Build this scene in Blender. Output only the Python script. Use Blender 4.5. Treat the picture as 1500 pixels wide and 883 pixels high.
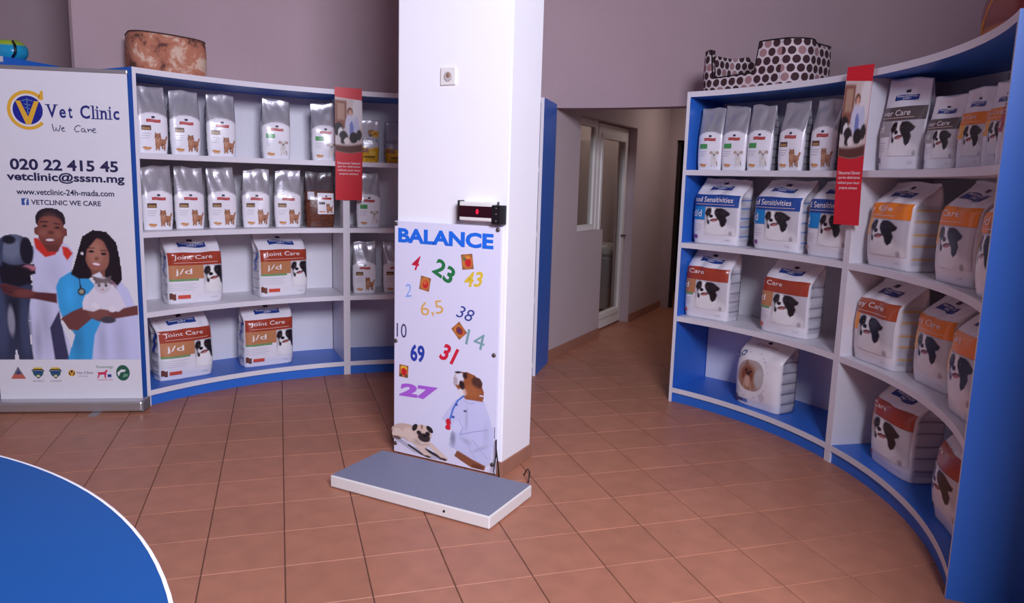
import bpy, bmesh, math, random
import numpy as np
from mathutils import Matrix, Vector
R = math.radians
scn = bpy.context.scene
for o in list(bpy.data.objects): bpy.data.objects.remove(o)
COL = scn.collection

# ------------------------------------------------------------------ camera
FPX, PITCH, ROLL, EYE = 1111.73, 0.158017, 0.028569, 1.4787
cp, sp, cr, sr = math.cos(PITCH), math.sin(PITCH), math.cos(ROLL), math.sin(ROLL)
fwd = Vector((0, cp, -sp)); up0 = Vector((0, sp, cp)); rt0 = Vector((1, 0, 0))
rt = cr*rt0 + sr*up0; up = -sr*rt0 + cr*up0
cam = bpy.data.cameras.new('camera'); camo = bpy.data.objects.new('camera', cam); COL.objects.link(camo)
cam.sensor_width = 36; cam.lens = FPX/1500*36; cam.clip_start = .02
camo.matrix_world = Matrix(((rt.x, up.x, -fwd.x, 0), (rt.y, up.y, -fwd.y, 0), (rt.z, up.z, -fwd.z, EYE), (0, 0, 0, 1)))
scn.camera = camo
# ------------------------------------------------------------------ world, lights, exposure
w = bpy.data.worlds.new('world'); scn.world = w; w.use_nodes = True
w.node_tree.nodes['Background'].inputs[0].default_value = (.80, .78, 1, 1)
w.node_tree.nodes['Background'].inputs[1].default_value = .35
def area(name, loc, target, sx, sy, power, col):
    l = bpy.data.lights.new(name, 'AREA'); l.shape = 'RECTANGLE'; l.size = sx; l.size_y = sy; l.energy = power; l.color = col
    o = bpy.data.objects.new(name, l); COL.objects.link(o); o.location = loc
    o.rotation_euler = (Vector(target)-Vector(loc)).to_track_quat('-Z', 'Z').to_euler(); return o
area('window_daylight', (1.1, -.97, 3.3), (.3, 4.5, 1.2), 1.6, 1.2, 400, (.82, .84, 1))
area('side_room_fill', (.75, 8.75, 2.6), (.75, 8.75, 0), .4, .4, 7, (1, .88, .80))  # added fill light without a visible fitting, brightens the room behind the glass
area('hall_fill', (2.25, 8.1, 2.6), (2.25, 8.1, 0), .5, .5, 8, (1, .86, .80))  # added fill light, unseen, lifts the hall walls towards the far end
scn.view_settings.view_transform = 'Standard'; scn.view_settings.look = 'None'
scn.view_settings.exposure = 0.0; scn.view_settings.gamma = 1; scn.view_settings.use_curve_mapping = False

# ------------------------------------------------------------------ materials
def lin(c):
    c = np.asarray(c, float)/255
    return np.where(c <= .04045, c/12.92, ((c+.055)/1.055)**2.4)
def L4(c): return tuple(float(x) for x in lin(c))+(1,)
MATS = {}
def mat(name, rgb, rough=.5, metal=0, spec=.5, noise=0, nscale=20, bump=0, bscale=60, rnd=0, emit=0):
    if name in MATS: return MATS[name]
    m = bpy.data.materials.new(name); m.use_nodes = True; nt = m.node_tree; b = nt.nodes['Principled BSDF']; MATS[name] = m
    b.inputs['Roughness'].default_value = rough; b.inputs['Metallic'].default_value = metal
    b.inputs['Specular IOR Level'].default_value = spec; b.inputs['Base Color'].default_value = L4(rgb)
    N, K = nt.nodes.new, nt.links.new
    if noise or rnd:
        tc = N('ShaderNodeTexCoord'); nz = N('ShaderNodeTexNoise'); nz.inputs['Scale'].default_value = nscale; nz.inputs['Detail'].default_value = 5
        K(tc.outputs['Object'], nz.inputs['Vector'])
        mr = N('ShaderNodeMapRange'); mr.inputs['To Min'].default_value = 1-noise; mr.inputs['To Max'].default_value = 1+noise
        mr.inputs['From Min'].default_value = .3; mr.inputs['From Max'].default_value = .7
        K(nz.outputs[0], mr.inputs['Value']); val = mr.outputs[0]
        if rnd:
            oi = N('ShaderNodeObjectInfo'); m2 = N('ShaderNodeMapRange'); m2.inputs['To Min'].default_value = 1-rnd; m2.inputs['To Max'].default_value = 1+rnd
            K(oi.outputs['Random'], m2.inputs['Value']); mm = N('ShaderNodeMath'); mm.operation = 'MULTIPLY'; K(val, mm.inputs[0]); K(m2.outputs[0], mm.inputs[1]); val = mm.outputs[0]
        mx = N('ShaderNodeVectorMath'); mx.operation = 'SCALE'; mx.inputs[0].default_value = L4(rgb)[:3]
        K(val, mx.inputs['Scale']); K(mx.outputs[0], b.inputs['Base Color'])
    if bump:
        tc = N('ShaderNodeTexCoord'); nz = N('ShaderNodeTexNoise'); nz.inputs['Scale'].default_value = bscale; nz.inputs['Detail'].default_value = 4
        K(tc.outputs['Object'], nz.inputs['Vector']); bp = N('ShaderNodeBump'); bp.inputs['Strength'].default_value = bump; bp.inputs['Distance'].default_value = .01
        K(nz.outputs[0], bp.inputs['Height']); K(bp.outputs[0], b.inputs['Normal'])
    if emit:
        b.inputs['Emission Color'].default_value = L4(rgb); b.inputs['Emission Strength'].default_value = emit
    return m
def attr_mat(name, rough, spec=.5, bump=0, bscale=25):
    m = mat(name, (255, 255, 255), rough, 0, spec, bump=bump, bscale=bscale); nt = m.node_tree; b = nt.nodes['Principled BSDF']
    a = nt.nodes.new('ShaderNodeVertexColor'); a.layer_name = 'Col'
    nt.links.new(a.outputs['Color'], b.inputs['Base Color'])
    mt = nt.nodes.new('ShaderNodeMath'); mt.operation = 'SUBTRACT'; mt.inputs[0].default_value = 1
    nt.links.new(a.outputs['Alpha'], mt.inputs[1]); nt.links.new(mt.outputs[0], b.inputs['Metallic'])
    return m
PRINT = attr_mat('matte_print', .5, .4)                # posters, banner
FILM = attr_mat('glossy_bag_film', .24, .6, .22, 18)   # pet food bags
FILMP = attr_mat('glossy_bag_print', .26, .55)
M_WALL = mat('wall_paint', (175, 152, 158), .9, noise=.03, nscale=2, bump=.08, bscale=120)
M_HALL = mat('hall_paint', (192, 174, 176), .85, noise=.03, nscale=2, bump=.06, bscale=120)
M_PILLAR = mat('pillar_white_paint', (243, 241, 246), .75, noise=.012, nscale=3, bump=.06, bscale=90)
M_CEIL = mat('ceiling_paint', (128, 120, 124), .9)
M_TILE = mat('terracotta_tile', (172, 114, 90), .42, noise=.10, nscale=9, rnd=.045, bump=.03, bscale=40, spec=.35)
M_GROUT = mat('dark_grout', (88, 58, 46), .9)
M_SKIRT = mat('terracotta_skirting', (160, 112, 92), .5, noise=.08, nscale=8)
M_BLUE = mat('blue_laminate', (44, 108, 206), .42, noise=.02, nscale=4)
M_WHITE = mat('white_laminate', (226, 222, 230), .4, noise=.015, nscale=6)
M_BLUEDK = mat('counter_blue_laminate', (6, 68, 130), .5, noise=.02, nscale=3)
M_PVC = mat('white_pvc', (230, 226, 222), .35)
M_ALU = mat('brushed_aluminium', (190, 186, 188), .35, .7)
M_BLACK = mat('black_plastic', (22, 20, 24), .4)
M_RUBBER = mat('grey_rubber_mat', (128, 130, 152), .55, noise=.06, nscale=60, bump=.15, bscale=220)
M_DARK = mat('dark_room_shade', (40, 30, 28), .9)  # near-black colour stands in for the lack of light past the far doorway
M_SCREW = mat('steel_screw', (120, 112, 110), .4, .8)
def glass_mat():
    m = bpy.data.materials.new('door_glass'); m.use_nodes = True; nt = m.node_tree; nt.nodes.clear()
    o = nt.nodes.new('ShaderNodeOutputMaterial'); t = nt.nodes.new('ShaderNodeBsdfTransparent'); g = nt.nodes.new('ShaderNodeBsdfGlossy'); x = nt.nodes.new('ShaderNodeMixShader')
    t.inputs[0].default_value = (.86, .86, .84, 1); g.inputs['Roughness'].default_value = .03; x.inputs[0].default_value = .12
    nt.links.new(t.outputs[0], x.inputs[1]); nt.links.new(g.outputs[0], x.inputs[2]); nt.links.new(x.outputs[0], o.inputs[0]); return m
M_GLASS = glass_mat()

# ------------------------------------------------------------------ mesh helpers
def link(name, me, parent=None, m=None, smooth=False):
    o = bpy.data.objects.new(name, me); COL.objects.link(o)
    if parent: o.parent = parent
    if m is not None:
        for q in (m if isinstance(m, (list, tuple)) else [m]): me.materials.append(q)
    if smooth: me.polygons.foreach_set('use_smooth', [True]*len(me.polygons))
    return o
def mesh(name, V, F, m=None, parent=None, smooth=False, col=None, mi=None):
    me = bpy.data.meshes.new(name); me.from_pydata([tuple(map(float, v)) for v in V], [], [tuple(map(int, f)) for f in F])
    if col is not None:
        c = np.ones((len(V), 4)); col = np.asarray(col, float); c[:, :col.shape[1]] = col
        a = me.color_attributes.new('Col', 'FLOAT_COLOR', 'POINT'); a.data.foreach_set('color', c.ravel())
    o = link(name, me, parent, m, smooth)
    if mi is not None: me.polygons.foreach_set('material_index', list(mi))
    me.update(); return o
def thing(name, label, cat, loc=(0, 0, 0), yaw=0, group=None):
    o = bpy.data.objects.new(name, None); COL.objects.link(o); o.empty_display_size = .1
    o.location = loc; o.rotation_euler = (0, 0, R(yaw)); tag(o, label, cat, group); return o
def tag(o, label, cat, group=None):
    o['label'] = label; o['category'] = cat
    if group: o['group'] = group
    return o
def struct(o, label=None):
    o['kind'] = 'structure'
    if label: o['label'] = label
    return o
def boxvf(x0, x1, y0, y1, z0, z1):
    V = [(x0, y0, z0), (x1, y0, z0), (x1, y1, z0), (x0, y1, z0), (x0, y0, z1), (x1, y0, z1), (x1, y1, z1), (x0, y1, z1)]
    return V, [(0, 3, 2, 1), (4, 5, 6, 7), (0, 1, 5, 4), (1, 2, 6, 5), (2, 3, 7, 6), (3, 0, 4, 7)]
def box(name, x0, x1, y0, y1, z0, z1, m, parent=None, bevel=0, mi=None):
    V, F = boxvf(x0, x1, y0, y1, z0, z1); o = mesh(name, V, F, m, parent, mi=mi)
    if bevel:
        b = o.modifiers.new('bevel', 'BEVEL'); b.width = bevel; b.segments = 2; b.limit_method = 'ANGLE'
    return o
def tube(name, pts, r, m, parent=None, n=8):
    P = [Vector(p) for p in pts]; V = []; F = []
    for i, p in enumerate(P):
        d = (P[min(i+1, len(P)-1)]-P[max(i-1, 0)]).normalized()
        a = d.orthogonal().normalized() if i == 0 else (a-d*a.dot(d)).normalized()
        b = d.cross(a)
        for k in range(n):
            t = 2*math.pi*k/n; V.append(p+(a*math.cos(t)+b*math.sin(t))*r)
    for i in range(len(P)-1):
        for k in range(n): F.append((i*n+k, i*n+(k+1) % n, (i+1)*n+(k+1) % n, (i+1)*n+k))
    F.append(tuple(reversed(range(n)))); F.append(tuple(range((len(P)-1)*n, len(P)*n)))
    return mesh(name, V, F, m, parent, True)
def lathe(name, prof, m, parent=None, n=32, smooth=True):
    V = []; F = []
    for r, z in prof:
        for k in range(n): t = 2*math.pi*k/n; V.append((r*math.cos(t), r*math.sin(t), z))
    for i in range(len(prof)-1):
        for k in range(n): F.append((i*n+k, i*n+(k+1) % n, (i+1)*n+(k+1) % n, (i+1)*n+k))
    F.append(tuple(reversed(range(n)))); F.append(tuple(range((len(prof)-1)*n, len(prof)*n)))
    return mesh(name, V, F, m, parent, smooth)
CX, CY = -.35, 3.49                       # centre of the round room
def pol(r, a): return (CX+r*math.cos(R(a)), CY+r*math.sin(R(a)))
def sector(name, r0, r1, a0, a1, z0, z1, m, parent=None, org=(0, 0), front=0, top=0, bot=0, rest=0, n=None):
    """annular slab; material index for the concave front, top, underside and the rest"""
    n = n or max(4, int(abs(a1-a0)/1.5)); V = []; F = []; mi = []
    for k in range(n+1):
        a = a0+(a1-a0)*k/n
        for r, z in ((r0, z0), (r1, z0), (r1, z1), (r0, z1)):
            x, y = pol(r, a); V.append((x-org[0], y-org[1], z))
    for k in range(n):
        b = 4*k; c = b+4
        for f, i in (((b, b+1, c+1, c), bot), ((b+1, b+2, c+2, c+1), rest), ((b+2, b+3, c+3, c+2), top), ((b+3, b, c, c+3), front)): F.append(f); mi.append(i)
    F += [(3, 2, 1, 0), (4*n, 4*n+1, 4*n+2, 4*n+3)]; mi += [rest, rest]
    if a1 < a0: F = [tuple(reversed(f)) for f in F]
    F = [tuple(reversed(f)) for f in F]
    return mesh(name, V, F, m, parent, mi=mi)

# ------------------------------------------------------------------ flat lettering (2-D meshes)
TXT = {}
def text2d(s, bold=0.0, shear=0.0):
    k = (s, bold, shear)
    if k not in TXT:
        c = bpy.data.curves.new('t', 'FONT'); c.body = s; c.size = 1; c.offset = bold; c.shear = shear; c.resolution_u = 3
        o = bpy.data.objects.new('t', c); COL.objects.link(o); dg = bpy.context.evaluated_depsgraph_get(); me = o.evaluated_get(dg).to_mesh()
        V = np.array([v.co[:2] for v in me.vertices]); F = [tuple(p.vertices) for p in me.polygons]
        bpy.data.objects.remove(o); bpy.data.curves.remove(c)
        V = (V-V.min(0))/(V.max(0)-V.min(0)); TXT[k] = (V, F)
    return TXT[k]
def clip2d(V, F, lo, hi):
    bm = bmesh.new(); vs = [bm.verts.new((x, y, 0)) for x, y in V]
    for f in F:
        try: bm.faces.new([vs[i] for i in f])
        except ValueError: pass
    for co, no in (((lo, 0, 0), (-1, 0, 0)), ((hi, 0, 0), (1, 0, 0))):
        bmesh.ops.bisect_plane(bm, geom=bm.verts[:]+bm.edges[:]+bm.faces[:], plane_co=co, plane_no=no, clear_outer=True)
    bm.verts.index_update(); V = np.array([v.co[:2] for v in bm.verts]).reshape(-1, 2); F = [tuple(v.index for v in f.verts) for f in bm.faces]; bm.free(); return V, F
def rot2(V, a):
    c, s = math.cos(R(a)), math.sin(R(a)); return V@np.array([[c, s], [-s, c]])
def flat_text(s, cx, cz, wd, ht, rgb, parent, y, bold=0, shear=0, rot=0, name='lettering', m=None):
    """lettering on a vertical plane facing -y of its parent, centred at cx, cz"""
    V, F = text2d(s, bold, shear); P = rot2((V-.5)*np.array([wd, ht]), rot)+np.array([cx, cz])
    return mesh(name, [(a, y, b) for a, b in P], F, m or PRINT, parent, col=np.tile(lin(rgb), (len(P), 1)))
def flat_poly(pts, rgb, parent, y, name='print'):
    return mesh(name, [(a, y, b) for a, b in pts], [tuple(range(len(pts)))], PRINT, parent, col=np.tile(lin(rgb), (len(pts), 1)))
def strokes(lines, wd, rgb, parent, y, name='lettering'):
    V = []; F = []
    for ln in lines:
        P = np.array(ln, float)
        for i in range(len(P)):
            d = P[min(i+1, len(P)-1)]-P[max(i-1, 0)]; d = d/(np.hypot(*d)+1e-9); nn = np.array([-d[1], d[0]])*wd/2
            V += [P[i]+nn, P[i]-nn]
            if i: k = len(V); F.append((k-4, k-3, k-1, k-2))
    return mesh(name, [(a, y, b) for a, b in V], F, PRINT, parent, col=np.tile(lin(rgb), (len(V), 1)))
class Pic:
    """a printed picture: colour per grid vertex, painted with simple shapes in its own coordinates"""
    def __init__(s, nx, ny, x0, x1, y0, y1, bg=None):
        s.nx, s.ny = nx, ny; gx, gy = np.meshgrid(np.linspace(0, 1, nx), np.linspace(0, 1, ny)); s.U, s.W = gx, gy
        s.X = x0+(x1-x0)*gx; s.Y = y0+(y1-y0)*gy
        s.c = np.ones((ny, nx, 3))*(np.array(bg) if bg is not None else 200); s.a = np.ones((ny, nx))*(1 if bg is not None else 0)
    def put(s, k, rgb):
        k = np.clip(k, 0, 1); s.c = s.c*(1-k[..., None])+np.array(rgb, float)*k[..., None]; s.a = np.maximum(s.a, k); return s
    def ell(s, cx, cy, rx, ry, rgb, rot=0, soft=.15, op=1):
        c, n = math.cos(R(rot)), math.sin(R(rot)); dx, dy = s.X-cx, s.Y-cy
        d = np.hypot((dx*c+dy*n)/rx, (-dx*n+dy*c)/ry); return s.put(op*np.clip((1-d)/soft+.5, 0, 1), rgb)
    def poly(s, pts, rgb, op=1, soft=0):
        P = np.array(pts, float); ins = np.zeros(s.X.shape, bool); dist = np.full(s.X.shape, 1e9)
        for (ax, ay), (bx, by) in zip(P, np.roll(P, -1, 0)):
            if ay != by:
                h = ((ay > s.Y) != (by > s.Y)) & (s.X < (bx-ax)*(s.Y-ay)/(by-ay)+ax); ins ^= h
            dx, dy = bx-ax, by-ay; t = np.clip(((s.X-ax)*dx+(s.Y-ay)*dy)/(dx*dx+dy*dy+1e-12), 0, 1)
            dist = np.minimum(dist, np.hypot(s.X-ax-t*dx, s.Y-ay-t*dy))
        if not soft: soft = abs(s.X[0, 1]-s.X[0, 0])*1.2
        sd = np.where(ins, dist, -dist); return s.put(op*np.clip(sd/soft+.5, 0, 1), rgb)
    def line(s, pts, wd, rgb, op=1):
        for (ax, ay), (bx, by) in zip(pts[:-1], pts[1:]):
            dx, dy = bx-ax, by-ay; t = np.clip(((s.X-ax)*dx+(s.Y-ay)*dy)/(dx*dx+dy*dy+1e-12), 0, 1)
            d = np.hypot(s.X-ax-t*dx, s.Y-ay-t*dy); s.put(op*np.clip((wd/2-d)/(wd*.3)+.5, 0, 1), rgb)
        return s
    def tone(s, cx, cy, rx, ry, k, rot=0):
        c, n = math.cos(R(rot)), math.sin(R(rot)); dx, dy = s.X-cx, s.Y-cy
        d = np.hypot((dx*c+dy*n)/rx, (-dx*n+dy*c)/ry); m = np.clip(1-d, 0, 1); s.c = s.c*(1+(k-1)*m[..., None]); return s
    def geo(s):
        F = []; keep = s.a > .45
        for j in range(s.ny-1):
            for i in range(s.nx-1):
                q = (j*s.nx+i, j*s.nx+i+1, (j+1)*s.nx+i+1, (j+1)*s.nx+i)
                if keep[j, i]+keep[j, i+1]*1+keep[j+1, i+1]*1+keep[j+1, i]*1 >= 3: F.append(q)
        return s.U.ravel(), s.W.ravel(), F, lin(np.clip(s.c, 0, 255)).reshape(-1, 3)
    def flat(s, name, x0, x1, z0, z1, y, parent):
        U, W, F, c = s.geo(); return mesh(name, np.stack([x0+(x1-x0)*U, np.full_like(U, y), z0+(z1-z0)*W], 1), F, PRINT, parent, col=c)

# ================================================================== STRUCTURE
# floor: square terracotta tiles laid at 17 degrees
TH, OX, OY, TS = .298582, -4.854627*.3, 15.694833*.3, .3
tc_, ts_ = math.cos(TH), math.sin(TH)
fl = struct(box('floor', -5.2, 4.6, -2.2, 12.6, -.08, -.004, M_GROUT))
cells = []
for i in range(-40, 60):
    for j in range(-60, 60):
        a, b = i+.5, j+.5
        x = (tc_*a+ts_*b)*TS+OX; y = (ts_*a-tc_*b)*TS+OY
        if -5.0 < x < 4.4 and -2.0 < y < 12.4:
            d = Vector((x, y, -EYE)); zz = d.dot(fwd); px = 750+FPX*d.dot(rt)/zz if zz > .1 else -9e9; py = 441.5-FPX*d.dot(up)/zz if zz > .1 else -9e9
            vis = zz > .1 and -60 < px < 1560 and 430 < py < 960 and math.hypot(x-CX, y-CY) < 2.75 or (zz > .1 and 760 < px < 1010 and 430 < py < 600)
            cells.append((0 if vis else 1, zz if zz > 0 else 99, x, y))
cells.sort()
g = .0018; tb = .0022
def tileVF(x, y, rz):
    c, s = math.cos(rz), math.sin(rz); h = TS/2-g; k = h-tb
    pts = [(-h, -h, -.004), (h, -h, -.004), (h, h, -.004), (-h, h, -.004), (-h, -h, -tb), (h, -h, -tb), (h, h, -tb), (-h, h, -tb), (-k, -k, 0), (k, -k, 0), (k, k, 0), (-k, k, 0)]
    F = [(8, 9, 10, 11)]+[(a+i, a+(i+1) % 4, a+4+(i+1) % 4, a+4+i) for a in (0, 4) for i in range(4)]
    return [(x+p*c-q*s, y+p*s+q*c, z) for p, q, z in pts], F
tV, tF = tileVF(0, 0, 0); tme = bpy.data.meshes.new('tile'); tme.from_pydata(tV, [], tF); tme.materials.append(M_TILE)
for k, (v, zz, x, y) in enumerate(cells[:300]):
    o = bpy.data.objects.new('tile', tme); COL.objects.link(o); o.parent = fl; o.location = (x, y, 0); o.rotation_euler = (0, 0, TH+random.Random(k).randrange(4)*math.pi/2)
V = []; F = []
for v, zz, x, y in cells[300:]:
    a, b = tileVF(x, y, TH); n0 = len(V); V += a; F += [tuple(q+n0 for q in f) for f in b]
o = mesh('tile_field', V, F, M_TILE, fl); o['kind'] = 'stuff'

RW, ZC = 2.76, 4.3
struct(sector('wall_back', RW, RW+.03, 76.2, 150.3, 0, ZC, M_WALL))
struct(sector('wall_above_opening', RW, RW+.15, 47, 76.2, 2.055, ZC, M_WALL))
struct(sector('wall_right', RW, RW+.15, -52, 47, 0, ZC, M_WALL))
ax, ay = pol(RW, 152.5)
def wallseg(name, x0, y0, x1, y1, z0, z1, th, m):
    d = Vector((x1-x0, y1-y0)).normalized(); n = Vector((-d.y, d.x))*th
    V = [(x0, y0, z0), (x1, y1, z0), (x1+n.x, y1+n.y, z0), (x0+n.x, y0+n.y, z0)]; V += [(a, b, z1) for a, b, c in V]
    return struct(mesh(name, V, [(0, 3, 2, 1), (4, 5, 6, 7), (0, 1, 5, 4), (1, 2, 6, 5), (2, 3, 7, 6), (3, 0, 4, 7)], m))
wallseg('wall_left_niche', -5.1, 6.25, -2.2, 5.75, 0, ZC, .15, M_WALL)
wallseg('wall_left', -5.0, -1.1, -5.0, 6.3, 0, ZC, .15, M_WALL)
bx_, by_ = pol(RW, -52)
wallseg('wall_right_return', bx_, by_, 4.3, by_-.25, 0, ZC, .15, M_WALL)
wallseg('wall_right_front', 4.3, by_-.2, 4.3, -2.1, 0, ZC, .15, M_WALL)
struct(box('ceiling', -5.2, 4.6, -2.2, 12.6, ZC, ZC+.1, M_CEIL))
# wall behind the photographer with its window
YW = -1.05
for nm, a in (('wall_front_sill', (-5.1, 4.4, YW-.15, YW, 0, 2.6)), ('wall_front_head', (-5.1, 4.4, YW-.15, YW, 4.0, ZC)), ('wall_front_left', (-5.1, .2, YW-.15, YW, 2.6, 4.0)), ('wall_front_right', (2.0, 4.4, YW-.15, YW, 2.6, 4.0))):
    struct(box(nm, *a, M_WALL))
wf = struct(box('window_1', .2, 2.0, YW-.1, YW-.05, 2.6, 2.66, M_PVC))
for a in ((.2, 2.0, YW-.1, YW-.05, 3.94, 4.0), (.2, .26, YW-.1, YW-.05, 2.66, 3.94), (1.94, 2.0, YW-.1, YW-.05, 2.66, 3.94), (1.07, 1.13, YW-.1, YW-.05, 2.66, 3.94)): box('window_frame', *a, M_PVC, wf)

# hall: left wall with recessed window and glass door
HX, HY, HA = .30, 6.18, 63.4
def hallobj(o): o.matrix_world = Matrix.Translation((HX, HY, 0))@Matrix.Rotation(R(HA), 4, 'Z'); return o
WT = .2
V = []; F = []
for a in ((0, .56, 0, WT, 0, 2.75), (.56, 1.22, 0, WT, 0, 1.04), (.56, 2.14, 0, WT, 2.05, 2.75), (2.14, 3.36, 0, WT, 0, 2.75)):
    v, f = boxvf(*a); n0 = len(V); V += v; F += [tuple(q+n0 for q in x) for x in f]
struct(hallobj(mesh('wall_hall_left', V, F, M_HALL)))
for k, (a, b) in enumerate(((0.0, 1.22), (2.14, 3.36))):
    struct(hallobj(box('baseboard_hall_left', a, b, -.012, 0, 0, .085, M_SKIRT, bevel=.002)))
wn = struct(hallobj(box('window_2', .56, 1.22, .09, .14, 1.04, 1.09, M_PVC)))
for a in ((.56, .62, .09, .14, 1.09, 1.99), (1.16, 1.22, .09, .14, 1.09, 1.99), (.56, 1.22, .09, .14, 1.99, 2.05)): box('window_frame', *a, M_PVC, wn)
box('pane', .62, 1.16, .11, .118, 1.09, 1.99, M_GLASS, wn)
dr = struct(hallobj(box('door_1', 1.24, 1.31, .085, .145, .02, 2.04, M_PVC)))
for a in ((2.06, 2.13, .085, .145, .02, 2.04), (1.31, 2.06, .085, .145, 1.95, 2.04), (1.31, 2.06, .085, .145, .02, .12)): box('door_frame', *a, M_PVC, dr, bevel=.004)
for a in ((1.31, 1.36, .075, .13, .12, 1.95), (2.01, 2.06, .075, .13, .12, 1.95), (1.36, 2.01, .075, .13, 1.90, 1.95), (1.36, 2.01, .075, .13, .12, .18)): box('door_leaf_rail', *a, M_PVC, dr, bevel=.004)
box('pane', 1.36, 2.01, .1, .108, .18, 1.90, M_GLASS, dr)
hk = box('handle', 1.985, 2.035, .03, .075, .93, .95, M_SCREW, dr, bevel=.004)
# room behind the glass
struct(hallobj(box('wall_side_room', .1, 3.3, 1.6, 1.7, 0, 2.75, M_HALL)))
struct(hallobj(box('wall_side_room_end', 3.2, 3.3, .2, 1.6, 0, 2.75, M_HALL)))
struct(hallobj(box('wall_side_room_start', .1, .2, .2, 1.6, 0, 2.75, M_HALL)))
struct(hallobj(box('ceiling_hall', .3, 5.1, -2.0, 1.7, 2.75, 2.8, M_CEIL)))
# far end of the hall with a dark doorway
V = []; F = []
for a in ((3.36, 3.5, -.10, .2, 0, 2.75), (3.36, 3.5, -1.0, -.10, 2.0, 2.75), (3.36, 3.5, -2.6, -1.0, 0, 2.75)):
    v, f = boxvf(*a); n0 = len(V); V += v; F += [tuple(q+n0 for q in x) for x in f]
struct(hallobj(mesh('wall_hall_end', V, F, M_HALL)))
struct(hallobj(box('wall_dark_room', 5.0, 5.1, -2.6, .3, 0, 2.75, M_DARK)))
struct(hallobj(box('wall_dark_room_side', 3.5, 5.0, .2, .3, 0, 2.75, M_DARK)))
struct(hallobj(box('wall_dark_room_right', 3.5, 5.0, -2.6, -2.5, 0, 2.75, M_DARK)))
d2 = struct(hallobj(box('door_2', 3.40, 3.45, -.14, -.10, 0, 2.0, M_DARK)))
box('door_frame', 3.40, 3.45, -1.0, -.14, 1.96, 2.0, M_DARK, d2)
struct(hallobj(box('wall_hall_right', .5, 5.0, -2.0, -1.85, 0, 2.75, M_HALL)))
# pale bin seen through the glass door
bn = thing('pedal_bin', 'pale grey round bin seen dimly through the hall glass door', 'bin')
bn.matrix_world = Matrix.Translation((HX, HY, 0))@Matrix.Rotation(R(HA), 4, 'Z')@Matrix.Translation((2.66, .48, 0))
M_BIN = mat('bin_plastic', (176, 170, 172), .4)
lathe('body', [(.15, .0), (.17, .03), (.19, .62), (.2, .66)], M_BIN, bn); lathe('lid', [(.205, .662), (.205, .70), (.17, .77), (.08, .80), (.01, .805)], M_BIN, bn)
lathe('foot_ring', [(.175, .0), (.175, .05), (.172, .05)], M_BLACK, bn)

# pillar
PX, PY, PA = -.03, 3.657, -27.7
def pilm(dx=0, dy=0, z=0): return Matrix.Translation((PX, PY, 0))@Matrix.Rotation(R(PA), 4, 'Z')@Matrix.Translation((dx, dy, z))
pl = struct(box('wall_pillar', -.652, 0, 0, .32, 0, ZC, M_PILLAR, bevel=.006)); pl.matrix_world = pilm()
for a in ((0, .010, -.01, .33, 0, .075), (-.652, 0, -.010, 0, 0, .075), (-.662, -.652, -.01, .33, 0, .075), (-.652, 0, .32, .33, 0, .075)):
    o = struct(box('baseboard_pillar', *a, M_SKIRT, bevel=.002)); o.matrix_world = pilm()

# ================================================================== SHELF UNITS
SZ = (.10, .60, 1.10, 1.58); TOPZ = 2.08; BT = .034; PT = .024
def shelf_unit(label, a0, a1, r0, r1, left_in=0, right_in=0):
    """concave unit between angles a1 (its left) and a0 (its right); slots 0 white 1 blue"""
    org = pol(r0, (a0+a1)/2); t = thing('shelf_unit', label, 'shelf', (org[0], org[1], 0), 0, 'curved wall shelf units')
    MM = [M_WHITE, M_BLUE]; e = math.degrees(PT/r0)
    for s, a in ((-1, a1), (1, a0)):                     # side panels: outside blue, front edge white
        b = a+s*e                                        # inner angle
        V = []
        for r, ang in ((r0, a), (r1, a), (r1, b), (r0, b)):
            ang2 = a+s*math.degrees(PT/r) if ang == b else a
            x, y = pol(r, ang2); V += [(x-org[0], y-org[1], 0), (x-org[0], y-org[1], TOPZ)]
        F = [(0, 1, 3, 2), (2, 3, 5, 4), (4, 5, 7, 6), (6, 7, 1, 0), (1, 7, 5, 3), (0, 2, 4, 6)]
        if s > 0: F = [tuple(reversed(f)) for f in F]
        inn = left_in if s < 0 else right_in
        mesh('side_panel', V, F, MM, t, mi=[1, 1, inn, 0, 1, 1])
    i0, i1 = a0+e, a1-e
    for z in SZ: sector('shelf', r0+.001, r1-.012, i0, i1, z-BT, z, MM, t, org, front=0, top=1 if z == SZ[0] else 0, bot=0, rest=0)
    sector('top_board', r0+.001, r1-.012, i0, i1, TOPZ-BT, TOPZ, MM, t, org, front=0, top=0, bot=1, rest=0)
    sector('back_panel', r1-.012, r1, i0, i1, 0, TOPZ, MM, t, org, rest=1)
    sector('plinth', r0+.012, r0+.03, i0, i1, 0, SZ[0]-BT, MM, t, org, front=1, top=1, bot=1, rest=1)
    return t
LR0, LR1, RR0, RR1 = 2.25, 2.73, 2.17, 2.64
shelf_unit('blue and white curved shelf unit of four shelves beside the roll-up banner', 112.9, 149.4, LR0, LR1, 0, 0)
shelf_unit('blue and white curved shelf unit running behind the white pillar', 76.0, 112.9, LR0, LR1, 0, 1)
shelf_unit('blue and white curved shelf unit beside the hall opening, polka-dot bed on top', 13.7, 47.9, RR0, RR1, 1, 0)
shelf_unit('blue and white curved shelf unit nearest the camera at the far right edge', -24.1, 13.7, RR0, RR1, 0, 0)
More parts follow.
